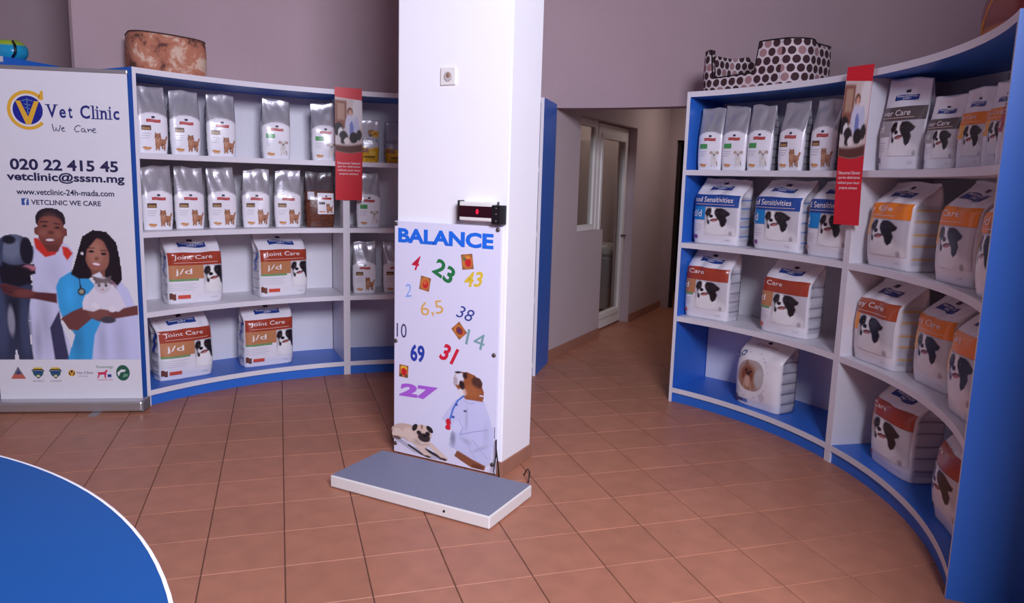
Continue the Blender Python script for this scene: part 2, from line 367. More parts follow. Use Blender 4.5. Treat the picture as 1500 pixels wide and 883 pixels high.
# straight unit behind the banner, only its top corner shows
t = thing('shelf_unit', 'blue shelf unit hidden behind the roll-up banner, only its top corner showing', 'shelf', (-3.80, 5.03, 0), -15)
box('side_panel', .60, .624, 0, .42, 0, (TOPZ+.07), M_BLUE, t); box('side_panel', -.624, -.60, 0, .42, 0, (TOPZ+.07), M_BLUE, t)
for z in SZ: box('shelf', -.6, .6, .003, .408, z-BT, z, M_WHITE, t)
box('top_board', -.6, .6, .003, .408, (TOPZ+.07)-BT, (TOPZ+.07), M_BLUE, t); box('back_panel', -.6, .6, .408, .42, 0, (TOPZ+.07), M_WHITE, t); box('plinth', -.6, .6, .012, .03, 0, SZ[0]-BT, M_BLUE, t)
box('edge_band', -.624, .624, -.004, 0, (TOPZ+.07)-BT, (TOPZ+.07), M_WHITE, t)

# ================================================================== PET FOOD BAGS
def sst(a, b, x): t = np.clip((x-a)/(b-a), 0, 1); return t*t*(3-2*t)
WHT = np.array([234, 230, 238.]); 
class Bag:
    def __init__(s, kind, W, h, d, seed):
        s.k, s.W, s.h, s.d = kind, W, h, d; r = random.Random(seed)
        s.tilt = r.uniform(-.022, .022); s.lean = r.uniform(-.012, .012)
        amp = {'big': .0042, 'small': .0034, 'pouch': .0030}[kind]*W/.25
        s.w = [(amp*r.uniform(.4, 1), r.uniform(-2.2, 2.2), r.uniform(.4, 2.6), r.uniform(0, 6.28)) for _ in range(4)]
        s.w2 = [(amp*r.uniform(.7, 1.3), r.uniform(1, 3)*r.choice((-1, 1)), r.uniform(2, 5), r.uniform(0, 6.28)) for _ in range(3)]
    def yf(s, v):
        d = s.d
        if s.k == 'big': return -d/2*(.86+.14*np.sin(np.pi*np.clip(v/.75, 0, 1)))+sst(.70, 1.02, v)*d*.86
        if s.k == 'pouch': return -d/2*(1-sst(.35, 1.0, v)*.93)
        return -d/2*(.93+.07*np.sin(np.pi*np.clip(v/.6, 0, 1)))*(1-sst(.50, .97, v)*.94)
    def yb(s, v):
        d = s.d
        if s.k == 'big': return d/2-sst(.78, 1, v)*d*.10
        return -s.yf(v)
    def a(s, v):
        if s.k == 'big': return s.W/2*(.955+.045*sst(0, .12, v)+.05*sst(.68, .92, v)-.02*sst(.93, 1, v))
        return s.W/2*(.95+.05*sst(0, .2, v)+.03*np.sin(np.pi*v))
    def wr(s, fx, v):
        o = 0
        for A, kx, kv, p in s.w: o = o+A*np.sin(6.283*(kx*fx*.6+kv*v*.6)+p)
        o2 = 0
        for A, kx, kv, p in s.w2: o2 = o2+A*(1-2*np.abs(np.sin(3.1416*(kx*fx+kv*v*.35)+p)))
        return o*(.5+.5*v)+o2*sst(.55, .9, v)*.9
    def z(s, fx, v):
        zz = s.h*v; top = sst(.6, 1, v)
        return zz+top*s.h*(s.tilt*(fx-.5)*2-.02*np.cos(6.283*(fx-.5)*1.3+s.w[0][3])*.6)
    def S(s, fx, v):
        a, f, b = s.a(v), s.yf(v), s.yb(v); e = np.abs(2*fx-1)
        rnd = (e**7)*.28*(b-f)*.5
        x = (2*fx-1)*a*(1-.02*e**6); y = f+rnd+s.wr(fx, v)*(1-e**10)*np.clip((b-f)/(.25*s.d), 0, 1)-.06*s.d*(1-e**2)*sst(1, .55, v)*sst(0, .15, v)
        return np.stack([x+s.lean*sst(.5, 1, v), np.minimum(y, b-.002)+0*x, s.z(fx, v)], -1)
    def dec(s, fx, v, off=.0022):
        e = 1e-3; fx = np.asarray(fx, float); v = np.asarray(v, float)
        p = s.S(fx, v); du = s.S(fx+e, v)-s.S(fx-e, v); dv = s.S(fx, v+e)-s.S(fx, v-e); n = np.cross(du, dv); n /= np.linalg.norm(n, axis=-1, keepdims=True)+1e-12
        n = np.where(n[..., 1:2] > 0, -n, n); return p+n*off
    def body(s, parent, color, name='body', rows=46, nf=30, ns=8, nb=10):
        V = []; C = []; vs = np.concatenate([np.linspace(0, .06, 4)[:-1], np.linspace(.06, 1, rows)])
        fxs = np.linspace(0, 1, nf)
        for v in vs:
            vv = np.full(nf, v); P = s.S(fxs, vv); a, b = float(s.a(np.array(v))), float(s.yb(np.array(v)))
            V += list(P); C += [color('f', f, v) for f in fxs]
            for sd in (1, -1):
                if sd == -1:
                    for q in np.linspace(1, 0, nb)[1:-1]:
                        V.append((a*(2*q-1)*.97+s.lean*sst(.5, 1, v), b+.001+.06*s.d*(1-(2*q-1)**2)*sst(1, .5, v), s.z(np.array(q), np.array(v)))); C.append(color('b', q, v))
                e = P[-1] if sd == 1 else P[0]
                qs = np.linspace(0, 1, ns+1)[1:] if sd == 1 else np.linspace(1, 0, ns+1)[:-1]
                for q in qs:
                    pin = -s.W*.10*math.sin(math.pi*q)*float(sst(.45, 1, v)) + s.W*.012*math.sin(math.pi*q)*math.sin(v*40+s.w[1][3])*(1-float(sst(.6, .8, v))) + .02*s.W*math.sin(math.pi*q)*(1-float(sst(.4, .7, v)))
                    x = float(e[0])*(1-q)+(sd*a*.97+s.lean*float(sst(.5, 1, v)))*q
                    V.append((x+sd*pin, float(e[1])*(1-q)+b*q, e[2])); C.append(color('r' if sd == 1 else 'l', q, v))
        n = nf+2*ns+nb-2; F = []
        for i in range(len(vs)-1):
            for k in range(n): F.append((i*n+k, i*n+(k+1) % n, (i+1)*n+(k+1) % n, (i+1)*n+k))
        F.append(tuple(reversed(range(n)))); F.append(tuple(range((len(vs)-1)*n, len(vs)*n)))
        C = np.array([list(lin(c[:3]))+[c[3] if len(c) > 3 else 1] for c in C])
        V = np.array(V); V[:, 2] += .001
        return mesh(name, V, F, FILM, parent, True, col=C)
    def rect(s, name, f0, f1, v0, v1, rgb, parent, wave=0, off=.003, col=None):
        f0, f1 = max(f0, .025), min(f1, .975); nx = max(2, int((f1-f0)*s.W/.011)+1); ny = max(2, int((v1-v0)*s.h/.011)+1)
        gx, gy = np.meshgrid(np.linspace(f0, f1, nx+1), np.linspace(v0, v1, ny+1)); gy = gy+wave*np.sin((gx-f0)/(f1-f0)*6.283)
        F = [(j*(nx+1)+i, j*(nx+1)+i+1, (j+1)*(nx+1)+i+1, (j+1)*(nx+1)+i) for j in range(ny) for i in range(nx)]
        P = s.dec(gx.ravel(), gy.ravel(), off); return mesh(name, P, F, FILMP, parent, True, col=np.tile(lin(rgb), (len(P), 1)))
    def text(s, string, f0, f1, v0, v1, rgb, parent, bold=0, shear=0, name='lettering', off=.0048, wave=0):
        V, F = text2d(string, bold, shear); V = np.stack([f0+(f1-f0)*V[:, 0], v0+(v1-v0)*V[:, 1]], 1)
        if f0 < .03 or f1 > .97: V, F = clip2d(V, F, .03, .97)
        if not len(V): return
        V[:, 1] += wave*np.sin(V[:, 0]*6.283)
        return mesh(name, s.dec(V[:, 0], V[:, 1], off), F, FILMP, parent, col=np.tile(lin(rgb), (len(V), 1)))
    def words(s, string, f0, f1, v0, v1, rgb, parent, bold=0, name='title_lettering'):
        full = text2d(string, bold)[0]; V, F = text2d(string, bold); cen = np.array([V[list(f), 0].mean() for f in F]); lo = np.array([V[list(f), 0].min() for f in F]); hi = np.array([V[list(f), 0].max() for f in F])
        order = np.argsort(lo); groups = []; end = -1
        gap = .55/len(string)
        for i in order:
            if not groups or lo[i] > end+gap: groups.append([])
            groups[-1].append(i); end = max(end, hi[i])
        for gset in groups:
            Ff = [F[i] for i in gset]; used = sorted({i for f in Ff for i in f}); mp = {u: k for k, u in enumerate(used)}
            W = np.stack([f0+(f1-f0)*V[used, 0], v0+(v1-v0)*V[used, 1]], 1); Ff = [tuple(mp[i] for i in f) for f in Ff]
            if W[:, 0].max() < .05 or W[:, 0].min() > .95: continue
            if W[:, 0].min() < .03 or W[:, 0].max() > .97: W, Ff = clip2d(W, Ff, .03, .97)
            if len(W): mesh(name, s.dec(W[:, 0], W[:, 1], .0048), Ff, FILMP, parent, col=np.tile(lin(rgb), (len(W), 1)))
    def pic(s, name, P, f0, f1, v0, v1, parent, off=.0034):
        U, W_, F, c = P.geo(); fx = f0+(f1-f0)*U; v = v0+(v1-v0)*W_
        F = [q for q in F if all(.02 < fx[i] < .98 for i in q)]
        return mesh(name, s.dec(np.clip(fx, .005, .995), v, off), F, FILMP, parent, True, col=c)

# printed pictures on the bags (y up, 0..1)
def collie():
    p = Pic(46, 46, 0, 1, 0, 1, (196, 191, 199))
    p.ell(.45, .0, .55, .42, (228, 224, 228), soft=.4).ell(.38, .30, .34, .34, (238, 235, 238), soft=.3)
    p.ell(.24, .66, .16, .32, (242, 240, 242), soft=.25)
    p.poly([(.01, .80), (.05, .92), (.13, .97), (.20, .94), (.21, .80), (.17, .68), (.14, .58), (.17, .44), (.14, .36), (.09, .40), (.08, .56), (.05, .68), (.0, .74)], (36, 30, 36))
    p.poly([(.31, .86), (.36, .96), (.52, .97), (.62, .93), (.80, .80), (.78, .72), (.68, .66), (.73, .54), (.68, .36), (.58, .28), (.52, .36), (.49, .50), (.42, .58), (.36, .66), (.32, .76)], (34, 28, 34))
    p.ell(.24, .60, .15, .12, (240, 238, 240), soft=.4).ell(.21, .67, .065, .06, (26, 22, 26), soft=.25).ell(.31, .53, .13, .055, (110, 58, 60), rot=12).ell(.32, .505, .09, .035, (186, 118, 118), rot=12)
    p.ell(.14, .80, .025, .02, (110, 90, 76)).ell(.40, .80, .03, .02, (96, 76, 66)).ell(.60, .80, .10, .10, (54, 46, 52), soft=.8, op=.5)
    p.ell(.84, .06, .05, .09, (110, 104, 108), soft=.9, op=.5); return p
def terrier():
    p = Pic(30, 30, 0, 1, 0, 1); c = (172, 118, 90); d = (128, 84, 64); l = (196, 150, 122)
    p.ell(.54, .44, .36, .21, c).ell(.30, .40, .22, .30, c).ell(.30, .72, .25, .22, c).ell(.30, .42, .13, .22, l, soft=.6, op=.7)
    p.poly([(.09, .82), (.10, 1.0), (.24, .90)], d).poly([(.36, .90), (.50, 1.0), (.51, .82)], d)
    p.line([(.82, .52), (.92, .74)], .13, c).line([(.20, .34), (.19, .04)], .15, c).line([(.40, .34), (.39, .04)], .15, c).line([(.76, .38), (.80, .06)], .16, c).line([(.62, .34), (.63, .12)], .12, d)
    p.ell(.30, .64, .13, .10, l, soft=.5).ell(.30, .68, .045, .035, (40, 28, 26)).ell(.19, .77, .035, .035, (50, 34, 30)).ell(.41, .77, .035, .035, (50, 34, 30)); return p
def puppy():
    p = Pic(26, 26, 0, 1, 0, 1); c = (222, 214, 212); d = (176, 150, 140)
    p.ell(.5, .40, .26, .26, c).ell(.5, .76, .26, .20, c).line([(.36, .4), (.34, .05)], .15, c).line([(.62, .4), (.64, .05)], .15, c).line([(.74, .3), (.82, .08)], .10, d)
    p.ell(.22, .84, .12, .10, d, rot=30).ell(.78, .84, .12, .10, d, rot=-30).ell(.5, .69, .07, .05, (50, 40, 42)).ell(.39, .79, .04, .035, (60, 46, 44)).ell(.61, .79, .04, .035, (60, 46, 44)).ell(.5, .5, .12, .12, (196, 186, 188), soft=.6, op=.6); return p
def yorkie():
    p = Pic(40, 40, 0, 1, 0, 1); p.ell(.5, .5, .5, .5, (170, 150, 146), soft=.04)
    k = np.hypot(p.X-.5, p.Y-.5) < .5
    q = Pic(40, 40, 0, 1, 0, 1, (176, 160, 158)); q.ell(.42, .40, .34, .46, (168, 120, 100), soft=.4).ell(.40, .52, .22, .26, (128, 72, 54), soft=.5).ell(.42, .54, .07, .06, (36, 24, 22)).ell(.34, .64, .04, .035, (30, 20, 20)).ell(.52, .63, .04, .035, (30, 20, 20)).ell(.40, .30, .12, .20, (206, 168, 150), soft=.6).poly([(.25, .80), (.33, .97), (.44, .80)], (150, 104, 88)).ell(.82, .45, .18, .30, (190, 184, 186), soft=.4).line([(.3, .3), (.26, .05)], .06, (190, 150, 130)).line([(.5, .3), (.55, .05)], .06, (190, 150, 130))
    q.a = k.astype(float); return q
def sunflower():
    p = Pic(22, 22, 0, 1, 0, 1); p.ell(.30, .62, .28, .30, (170, 128, 84)).ell(.62, .45, .36, .36, (222, 170, 66)).ell(.60, .46, .17, .17, (200, 128, 40)).ell(.25, .30, .18, .16, (130, 108, 100)); return p
COLLIE, TERRIER, PUPPY, YORKIE, SUNF = collie(), terrier(), puppy(), yorkie(), sunflower()
NAVY = (32, 62, 140); RED = (176, 46, 46)
def root(name, label, x, y, z, yaw, group): return thing(name, label, 'bag', (x, y, z), yaw, group)
def sci_bag(label, x, y, z, yaw, W, h, d, dog, seed, group):
    t = root('pet_food_bag', label, x, y, z, yaw, group); b = Bag('small', W, h, d, seed); r = random.Random(seed)
    def col(p, q, v):
        arch = .545+.075*(1-(2*q-1)**2) if p in 'fb' else .50
        k = float(np.clip((v-arch)/.016+.5, 0, 1))
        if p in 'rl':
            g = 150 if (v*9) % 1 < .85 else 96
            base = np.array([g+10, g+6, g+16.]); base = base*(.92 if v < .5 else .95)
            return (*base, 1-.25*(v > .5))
        c = WHT*(1-k)+np.array([172, 168, 176])*k; return (*c, 1-.35*k)
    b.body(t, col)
    b.rect('brand_mark', .47, .57, .535, .565, (44, 40, 70), t); tl_ = b.rect('title_label', .30, .74, .475, .518, RED, t, wave=.004)
    b.text('SCIENCE PLAN', .33, .71, .487, .505, (224, 160, 160), tl_, 0, wave=.004)
    if dog == 'terrier':
        b.rect('flavour_panel', .14, .44, .355, .425, (96, 70, 60), t); b.rect('flavour_picture', .17, .41, .365, .392, (176, 136, 84), t, off=.004)
    else: b.rect('flavour_panel', .14, .44, .35, .425, (70, 150, 84), t)
    for k in range(3): b.rect('text_line', .14, .44-.04*k, .30-.035*k, .308-.035*k, (190, 188, 198), t)
    b.rect('kibble_picture', .16, .42, .075, .105, (206, 140, 80), t, wave=.005); b.rect('kibble_shadow', .2, .38, .055, .075, (214, 176, 150), t)
    b.pic('dog_picture', TERRIER if dog == 'terrier' else PUPPY, .50, .95, .06, .33, t); return t
def rx_bag(label, x, y, z, yaw, W, h, d, seed, group, title='Joint Care', tx=(.12, .80), band=(164, 62, 42), panel=(190, 128, 88), pf=.62, code='j/d', cx=(.13, .42), dogx=(.62, 1.22), stripe=(150, 140, 156), strip=(112, 158, 104), tab=(214, 84, 64), tabx=(.16, .38), kibble=True, kind='big', band2=None, sideblue=False, fill=None):
    t = root('pet_food_bag', label, x, y, z, yaw, group); b = Bag(kind, W, h, d, seed)
    st = np.array(stripe, float)
    def col(p, q, v):
        if p in 'rl' and v < .74:
            m = (v*7.4) % 1
            if sideblue and p == 'l' and .42 < v < .70 and .35 < q < .75: return (30, 62, 160)
            if .06 < v: return tuple(st) if m < .16 else (206, 203, 214)
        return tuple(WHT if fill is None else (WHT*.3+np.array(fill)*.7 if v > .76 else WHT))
    b.body(t, col); dv = 0 if kind == 'big' else -.06
    b.rect('brand_mark', .45, .54, .905+dv, .935+dv, (52, 40, 70), t)
    bl_ = b.rect('brand_label', .25, .74, .825+dv, .882+dv, NAVY, t, wave=.006); b.text('PRESCRIPTION', .29, .70, .856+dv, .873+dv, (225, 225, 240), bl_, .02, wave=.006); b.text('DIET', .42, .57, .834+dv, .850+dv, (225, 225, 240), bl_, .02, wave=.006)
    tb_ = b.rect('title_band', 0, 1, .575+dv/2, .755+dv, band, t)
    if band2: b.rect('title_band', .5, 1, .575+dv/2, .755+dv, band2, t, off=.0038)
    b.words(title, tx[0], tx[1], .645+dv*.8, .722+dv, (240, 230, 230), tb_, .004)
    if tx[0] > 0 or tx[1] > .5: b.rect('text_line', max(.03, tx[0]), min(.9, tx[1]+.1), .608+dv*.6, .614+dv*.6, (236, 200, 190), t, off=.004)
    pp_ = b.rect('product_panel', 0, pf, .375, .575+dv/2, panel, t, off=.0032); b.text(code, cx[0], cx[1], .42, .525+dv/2, (242, 236, 236), pp_, .006, name='code_lettering')
    if strip: b.rect('note_strip', 0, pf*.86, .345, .375, strip, t)
    for k in range(4): b.rect('text_line', .03, pf*(.8-.1*(k % 2)), .30-.03*k, .306-.03*k, (196, 194, 204), t)
    if kibble: b.rect('kibble_picture', .02, .13, .075, .165, (112, 62, 48), t, wave=.012)
    if tab: b.rect('tab_label', tabx[0], tabx[1], .085, .14, tab, t)
    b.pic('dog_picture', COLLIE, dogx[0], dogx[1], .16, .572+dv/2, t)
    b.rect('base_strip', .02, .98, .015, .022, (206, 202, 214), t); b.text('12 KG', .76, .86, .075, .098, (170, 166, 178), t)
    return t

gL = 'small silver and white dog food bags'; gB = 'large white dog food bags'
S = lambda n: ('first', 'second', 'third', 'fourth', 'fifth', 'sixth')[n]
L1 = [(-2.311, 4.888, 41.1), (-2.175, 5.063, 37.1), (-2.006, 5.24, 32.7)]
for i, (x, y, yw) in enumerate(L1): sci_bag(f'silver-topped bag with brown terrier, {S(i)} from the banner on the top shelf', x, y, 1.58, yw, .185, .41, .10, 'terrier', 10+i, gL)
sci_bag('silver-topped bag with white puppy and green box, standing alone on left top shelf', -1.707, 5.481, 1.58, 25.8, .19, .41, .10, 'puppy', 14, gL)
sci_bag('silver-topped white puppy bag partly behind the left red hanging strip', -1.405, 5.665, 1.58, 19.2, .185, .41, .10, 'puppy', 15, gL)
L2 = [(-2.303, 4.9, 40.8), (-2.168, 5.07, 36.9), (-2.011, 5.235, 32.8), (-1.832, 5.39, 28.6), (-1.646, 5.521, 24.5)]
for i, (x, y, yw) in enumerate(L2): sci_bag(f'silver-topped bag with brown terrier, {S(i)} from the banner on the second shelf', x, y, 1.10, yw, .183, .405, .10, 'terrier', 20+i, gL)
sci_bag('silver-topped white puppy bag with green box below the gold-bottomed bags', -1.106, 5.747, 1.10, 20, .175, .40, .10, 'puppy', 26, gL)
sci_bag('silver-topped terrier bag on the third shelf beside the pillar, fully in view', -1.136, 5.747, .60, 17, .172, .39, .10, 'terrier', 27, gL)
sci_bag('silver-topped terrier bag on the third shelf, cut off by the pillar', -.912, 5.813, .60, 14, .175, .39, .10, 'terrier', 28, gL)
R1 = [(44.3, 'puppy'), (39.75, 'puppy'), (35.0, 'puppy'), (29.1, 'terrier'), (23.1, 'terrier'), (17.7, 'terrier')]
for i, (a, dog) in enumerate(R1):
    yw = (a-90)*.9; q = pol(2.25, a); nn = (-math.sin(R(yw)), math.cos(R(yw)))
    lab = (f'silver-topped bag with white puppy, {S(i)} from the hall opening on right top shelf' if dog == 'puppy' else f'silver-topped bag with brown terrier on right top shelf, {S(i-3)} after the puppy bags')
    if i == 5: lab = 'silver-topped bag mostly hidden behind the right red hanging strip'
    sci_bag(lab, q[0]+nn[0]*.05, q[1]+nn[1]*.05, 1.58, yw, .172, .40, .10, dog, 30+i, gL)
# two gold-bottomed bags
def gold_bag(label, x, y, yaw, W, h, d, seed, word, top, flower):
    t = root('pet_food_bag', label, x, y, 1.58, yaw, 'gold-bottomed pet food bags'); b = Bag('small', W, h, d, seed)
    def col(p, q, v):
        k = float(np.clip((v-.34-.02*math.sin(q*9))/.02+.5, 0, 1)); c = np.array([222, 168, 30])*(1-k)+np.array(top)*k
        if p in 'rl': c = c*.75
        return (*c, .65+.3*k)
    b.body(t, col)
    if flower: b.pic('sunflower_picture', SUNF, .38, 1.05, .57, .80, t)
    b.text(word, .06, .94, .47, .56, (96, 108, 104), t, .0); b.rect('text_line', .2, .7, .42, .43, (176, 178, 182), t)
    b.rect('brown_patch', .05, .45, .24, .34, (150, 98, 60), t); b.rect('dark_strip', .22, .78, .12, .15, (92, 62, 28), t); b.rect('tan_panel', .5, .8, .17, .27, (232, 190, 70), t)
    return t
gold_bag('gold-bottomed white bag with sunflower picture right of the left red strip', -1.1, 5.77, 16, .14, .31, .08, 40, 'INDER', (205, 200, 210), True)
gold_bag('gold-bottomed grey-blue bag half hidden by the pillar on the top shelf', -.909, 5.824, 12, .155, .30, .08, 41, 'FARMIN', (158, 160, 182), False)
# clear bag of brown kibble
t = root('kibble_bag', 'clear plastic bag of brown kibble with white label on left second shelf', -1.444, 5.643, 1.10, 24, None); b = Bag('small', .21, .40, .11, 44)
rk = random.Random(5)
b.body(t, lambda p, q, v: ((104, 56, 38) if rk.random() < .5 else (82, 42, 30)) if v < .66 else (78, 66, 72))
b.rect('label_sheet', .40, .95, .24, .62, WHT, t, off=.003); b.rect('title_label', .53, .86, .505, .54, RED, t, off=.004); b.rect('brand_mark', .66, .72, .55, .575, (44, 40, 70), t, off=.004)
b.rect('flavour_panel', .44, .64, .415, .46, (90, 80, 84), t, off=.004); b.rect('kibble_picture', .45, .64, .275, .295, (206, 140, 80), t, off=.004); b.pic('dog_picture', TERRIER, .66, .93, .255, .44, t, off=.0045)
b.rect('label_flap', .08, .30, .50, .64, (196, 192, 204), t, off=.003)

# joint care on the left
for lab, x, y, z, yw, h, sd in (('joint care bag nearest the banner on the third shelf', -2.173, 5.11, .60, 40, .455, 50), ('joint care bag nearer the pillar on the third shelf of the left unit', -1.702, 5.52, .60, 40, .45, 51),
        ('joint care bag nearest the banner on the blue bottom shelf', -2.223, 5.021, .10, 46, .448, 52), ('joint care bag nearer the pillar on the blue bottom shelf of the left unit', -1.791, 5.434, .10, 38, .455, 53)):
    rx_bag(lab, x, y, z, yw, .365, h, .16, sd, gB, sideblue=True)
RB = dict(tx=(-.30, .47), pf=.30, cx=(-.12, .14), dogx=(.31, .97), tabx=(0, .12), kibble=False)
FSK = dict(title='Food Sensitivities', band=(38, 74, 150), panel=(30, 134, 208), pf=.32, cx=(.03, .24), code='d/d', dogx=(.32, .97), stripe=(84, 128, 200), strip=None, tab=(126, 74, 140), tabx=(.02, .16), kibble=False)
rx_bag('blue food sensitivities bag nearest the hall opening, first of three', 1.361, 5.027, 1.10, -48, .345, .428, .16, 60, gB, **{**FSK, 'tx': (-.03, .86)})
rx_bag('blue food sensitivities bag in the middle of the three', 1.638, 4.647, 1.10, -60, .355, .428, .16, 61, gB, **{**FSK, 'tx': (-.10, .83), 'cx': (-.06, .16)})
rx_bag('blue food sensitivities bag partly behind the right red hanging strip', 1.815, 4.266, 1.10, -68, .35, .428, .16, 62, gB, **{**FSK, 'tx': (-.16, .78), 'cx': (-.10, .10), 'tab': (206, 90, 80), 'tabx': (0, .1)})
q = pol(2.22, 42.8); rx_bag('joint care bag nearest the hall opening on the right unit', q[0]+.06, q[1]+.053, .60, -48, .34, .455, .16, 63, gB, **RB)
rx_bag('joint care bag under the middle blue food sensitivities bag', 1.69, 4.552, .60, -58, .345, .445, .16, 64, gB, **RB)
KD = dict(title='Kidney Care', band=(240, 132, 36), panel=(244, 172, 50), code='k/d', stripe=(232, 178, 96), strip=None, tab=(220, 96, 70), pf=.20, cx=(-.2, .02), dogx=(.20, .97), tabx=(0, .06), kibble=False)
rx_bag('orange-banded kidney care bag just right of the right red hanging strip', 1.917, 3.773, 1.10, -84, .355, .425, .17, 65, gB, **{**KD, 'tx': (-.36, .62)})
rx_bag('orange-banded urinary care bag beside the kidney care bag, second shelf far right', 1.913, 3.174, 1.10, -94, .32, .425, .17, 66, gB, **{**KD, 'title': 'Urinary Care', 'code': 'c/d', 'tx': (-.38, .62)})
q = pol(2.19, -20.25); rx_bag('orange and brown banded bag squeezed against the far right panel, second shelf', q[0]+.075*math.cos(R(-10)), q[1]+.075*math.sin(R(-10)), 1.10, -100, .225, .415, .15, 67, gB, **{**KD, 'title': 'v/d Mo', 'band2': (150, 92, 60), 'tx': (.05, .95), 'cx': (.03, .18), 'dogx': (.25, .97)})
rx_bag('rust-banded kidney care bag with orange panel on the far right unit', 1.921, 3.819, .60, -82, .35, .435, .17, 68, gB, **{**KD, 'band': (168, 76, 44), 'panel': (240, 148, 44), 'tx': (-.28, .74)})
rx_bag('orange-banded urinary care bag between rust kidney bag and foremost orange bag, third shelf', 1.982, 3.372, .60, -90, .31, .425, .17, 69, gB, **{**KD, 'title': 'Urinary Care', 'code': 'c/d', 'tx': (-.30, .76)})
rx_bag('foremost orange-banded bag on the third shelf beside the far right panel', 1.851, 2.897, .60, -99, .31, .44, .16, 70, gB, **{**KD, 'title': 'Urinary Care', 'code': 'c/d', 'tx': (-.52, .42)})
rx_bag('red-banded joint care bag on the far right unit, left of two at bottom', 1.97, 3.635, .10, -86, .365, .442, .17, 71, gB, **{**RB, 'tx': (-.36, .42), 'pf': .14, 'cx': (-.3, -.1), 'dogx': (.14, .97)})
rx_bag('red-banded joint care bag at the bottom right beside the blue end panel', 1.892, 2.956, .10, -101, .345, .442, .17, 72, gB, **{**RB, 'tx': (-.62, .30), 'pf': .10, 'cx': (-.3, -.1), 'dogx': (.10, .97)})
# white bag with round dog portrait
t = root('pet_food_bag', 'white bag with round small-dog portrait, alone on the right bottom shelf', 1.618, 4.689, .10, -60, gB); b = Bag('big', .36, .44, .17, 80)
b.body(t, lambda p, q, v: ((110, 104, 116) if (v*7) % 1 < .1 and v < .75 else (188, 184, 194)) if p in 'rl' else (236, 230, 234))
ring = Pic(48, 48, 0, 1, 0, 1); rr = np.hypot(ring.X-.5, ring.Y-.5); ring.c[:] = (206, 200, 208); ring.a = ((rr < .5) & (rr > .475)).astype(float); b.pic('portrait_ring', ring, .02, .80, .15, .80, t)
b.pic('dog_portrait', YORKIE, .12, .72, .24, .70, t); b.rect('brand_mark', .46, .54, .90, .925, (60, 50, 70), t); b.text('VET ESSENTIALS', .26, .70, .86, .885, (170, 110, 110), t); b.rect('text_line', .28, .72, .842, .846, (190, 180, 190), t)
for f, v in ((.12, .715), (.0, .67)):
    rg = Pic(20, 20, 0, 1, 0, 1); rr = np.hypot(rg.X-.5, rg.Y-.5); rg.c[:] = (96, 110, 150); rg.a = ((rr < .5) & (rr > .26)).astype(float); b.pic('blue_ring', rg, f, f+.12, v, v+.08, t)
b.rect('tan_panel', .03, .12, .03, .14, (130, 90, 84), t); b.rect('dark_panel', .12, .36, .055, .105, (96, 84, 120), t); b.rect('blue_panel', .26, .36, .06, .10, (110, 130, 196), t, off=.004)
rg = Pic(18, 18, 0, 1, 0, 1); rg.ell(.5, .5, .5, .5, (214, 200, 208), soft=.1); b.pic('seal_mark', rg, .62, .74, .14, .24, t)
# upper shelf of the far right unit: pouches
LV = dict(title='Liver Care', band=(96, 84, 86), panel=(166, 160, 166), code='l/d', stripe=(150, 148, 156), strip=None, tab=NAVY, kibble=False, kind='pouch')
rx_bag('tall grey-banded liver care bag right of the right red strip, top shelf', 1.928, 3.832, 1.58, -70, .265, .445, .11, 90, 'pouch bags on the far right top shelf', **{**LV, 'tx': (-.06, .66), 'pf': .3, 'cx': (-.08, .14), 'dogx': (.3, .97), 'tabx': (0, .1)})
rx_bag('small grey-banded liver care pouch tucked behind its foremost twin', 2.105, 3.65, 1.58, -72, .19, .325, .075, 91, 'pouch bags on the far right top shelf', **{**LV, 'tx': (-.1, .66), 'pf': .3, 'cx': (.02, .2), 'dogx': (.3, .97), 'tabx': (0, .1)})
rx_bag('small grey-banded liver care pouch in front, between tall bag and orange pouches', 1.935, 3.492, 1.58, -76, .19, .325, .08, 92, 'pouch bags on the far right top shelf', **{**LV, 'tx': (-.06, .7), 'pf': .3, 'cx': (.02, .2), 'dogx': (.3, .97), 'tabx': (0, .1)})
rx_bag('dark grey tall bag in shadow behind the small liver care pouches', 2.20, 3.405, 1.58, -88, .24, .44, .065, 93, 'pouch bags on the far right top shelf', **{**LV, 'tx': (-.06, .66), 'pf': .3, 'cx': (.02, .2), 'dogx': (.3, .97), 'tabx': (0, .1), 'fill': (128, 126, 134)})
for i, (x, y, yw, lab) in enumerate(((1.935, 3.25, -84, 'orange-banded small pouch next to the grey liver care pouches'), (1.905, 3.03, -90, 'orange-banded small pouch next to the crimson-banded one'))):
    rx_bag(lab, x, y, 1.58, yw, .18, .335, .085, 94+i, 'pouch bags on the far right top shelf', **{**KD, 'kind': 'pouch', 'tx': (-.3, .6), 'title': 'Urinary Care', 'pf': .3, 'cx': (.03, .2), 'dogx': (.3, .97)})
rx_bag('crimson-banded pouch half hidden by the far right blue panel, top shelf', 1.80, 2.775, 1.58, -93, .18, .33, .085, 97, 'pouch bags on the far right top shelf', **{**KD, 'kind': 'pouch', 'band': (170, 26, 56), 'panel': (176, 44, 70), 'tx': (.02, .9), 'title': 'Derm', 'pf': .3, 'cx': (.03, .2), 'dogx': (.3, .97)})

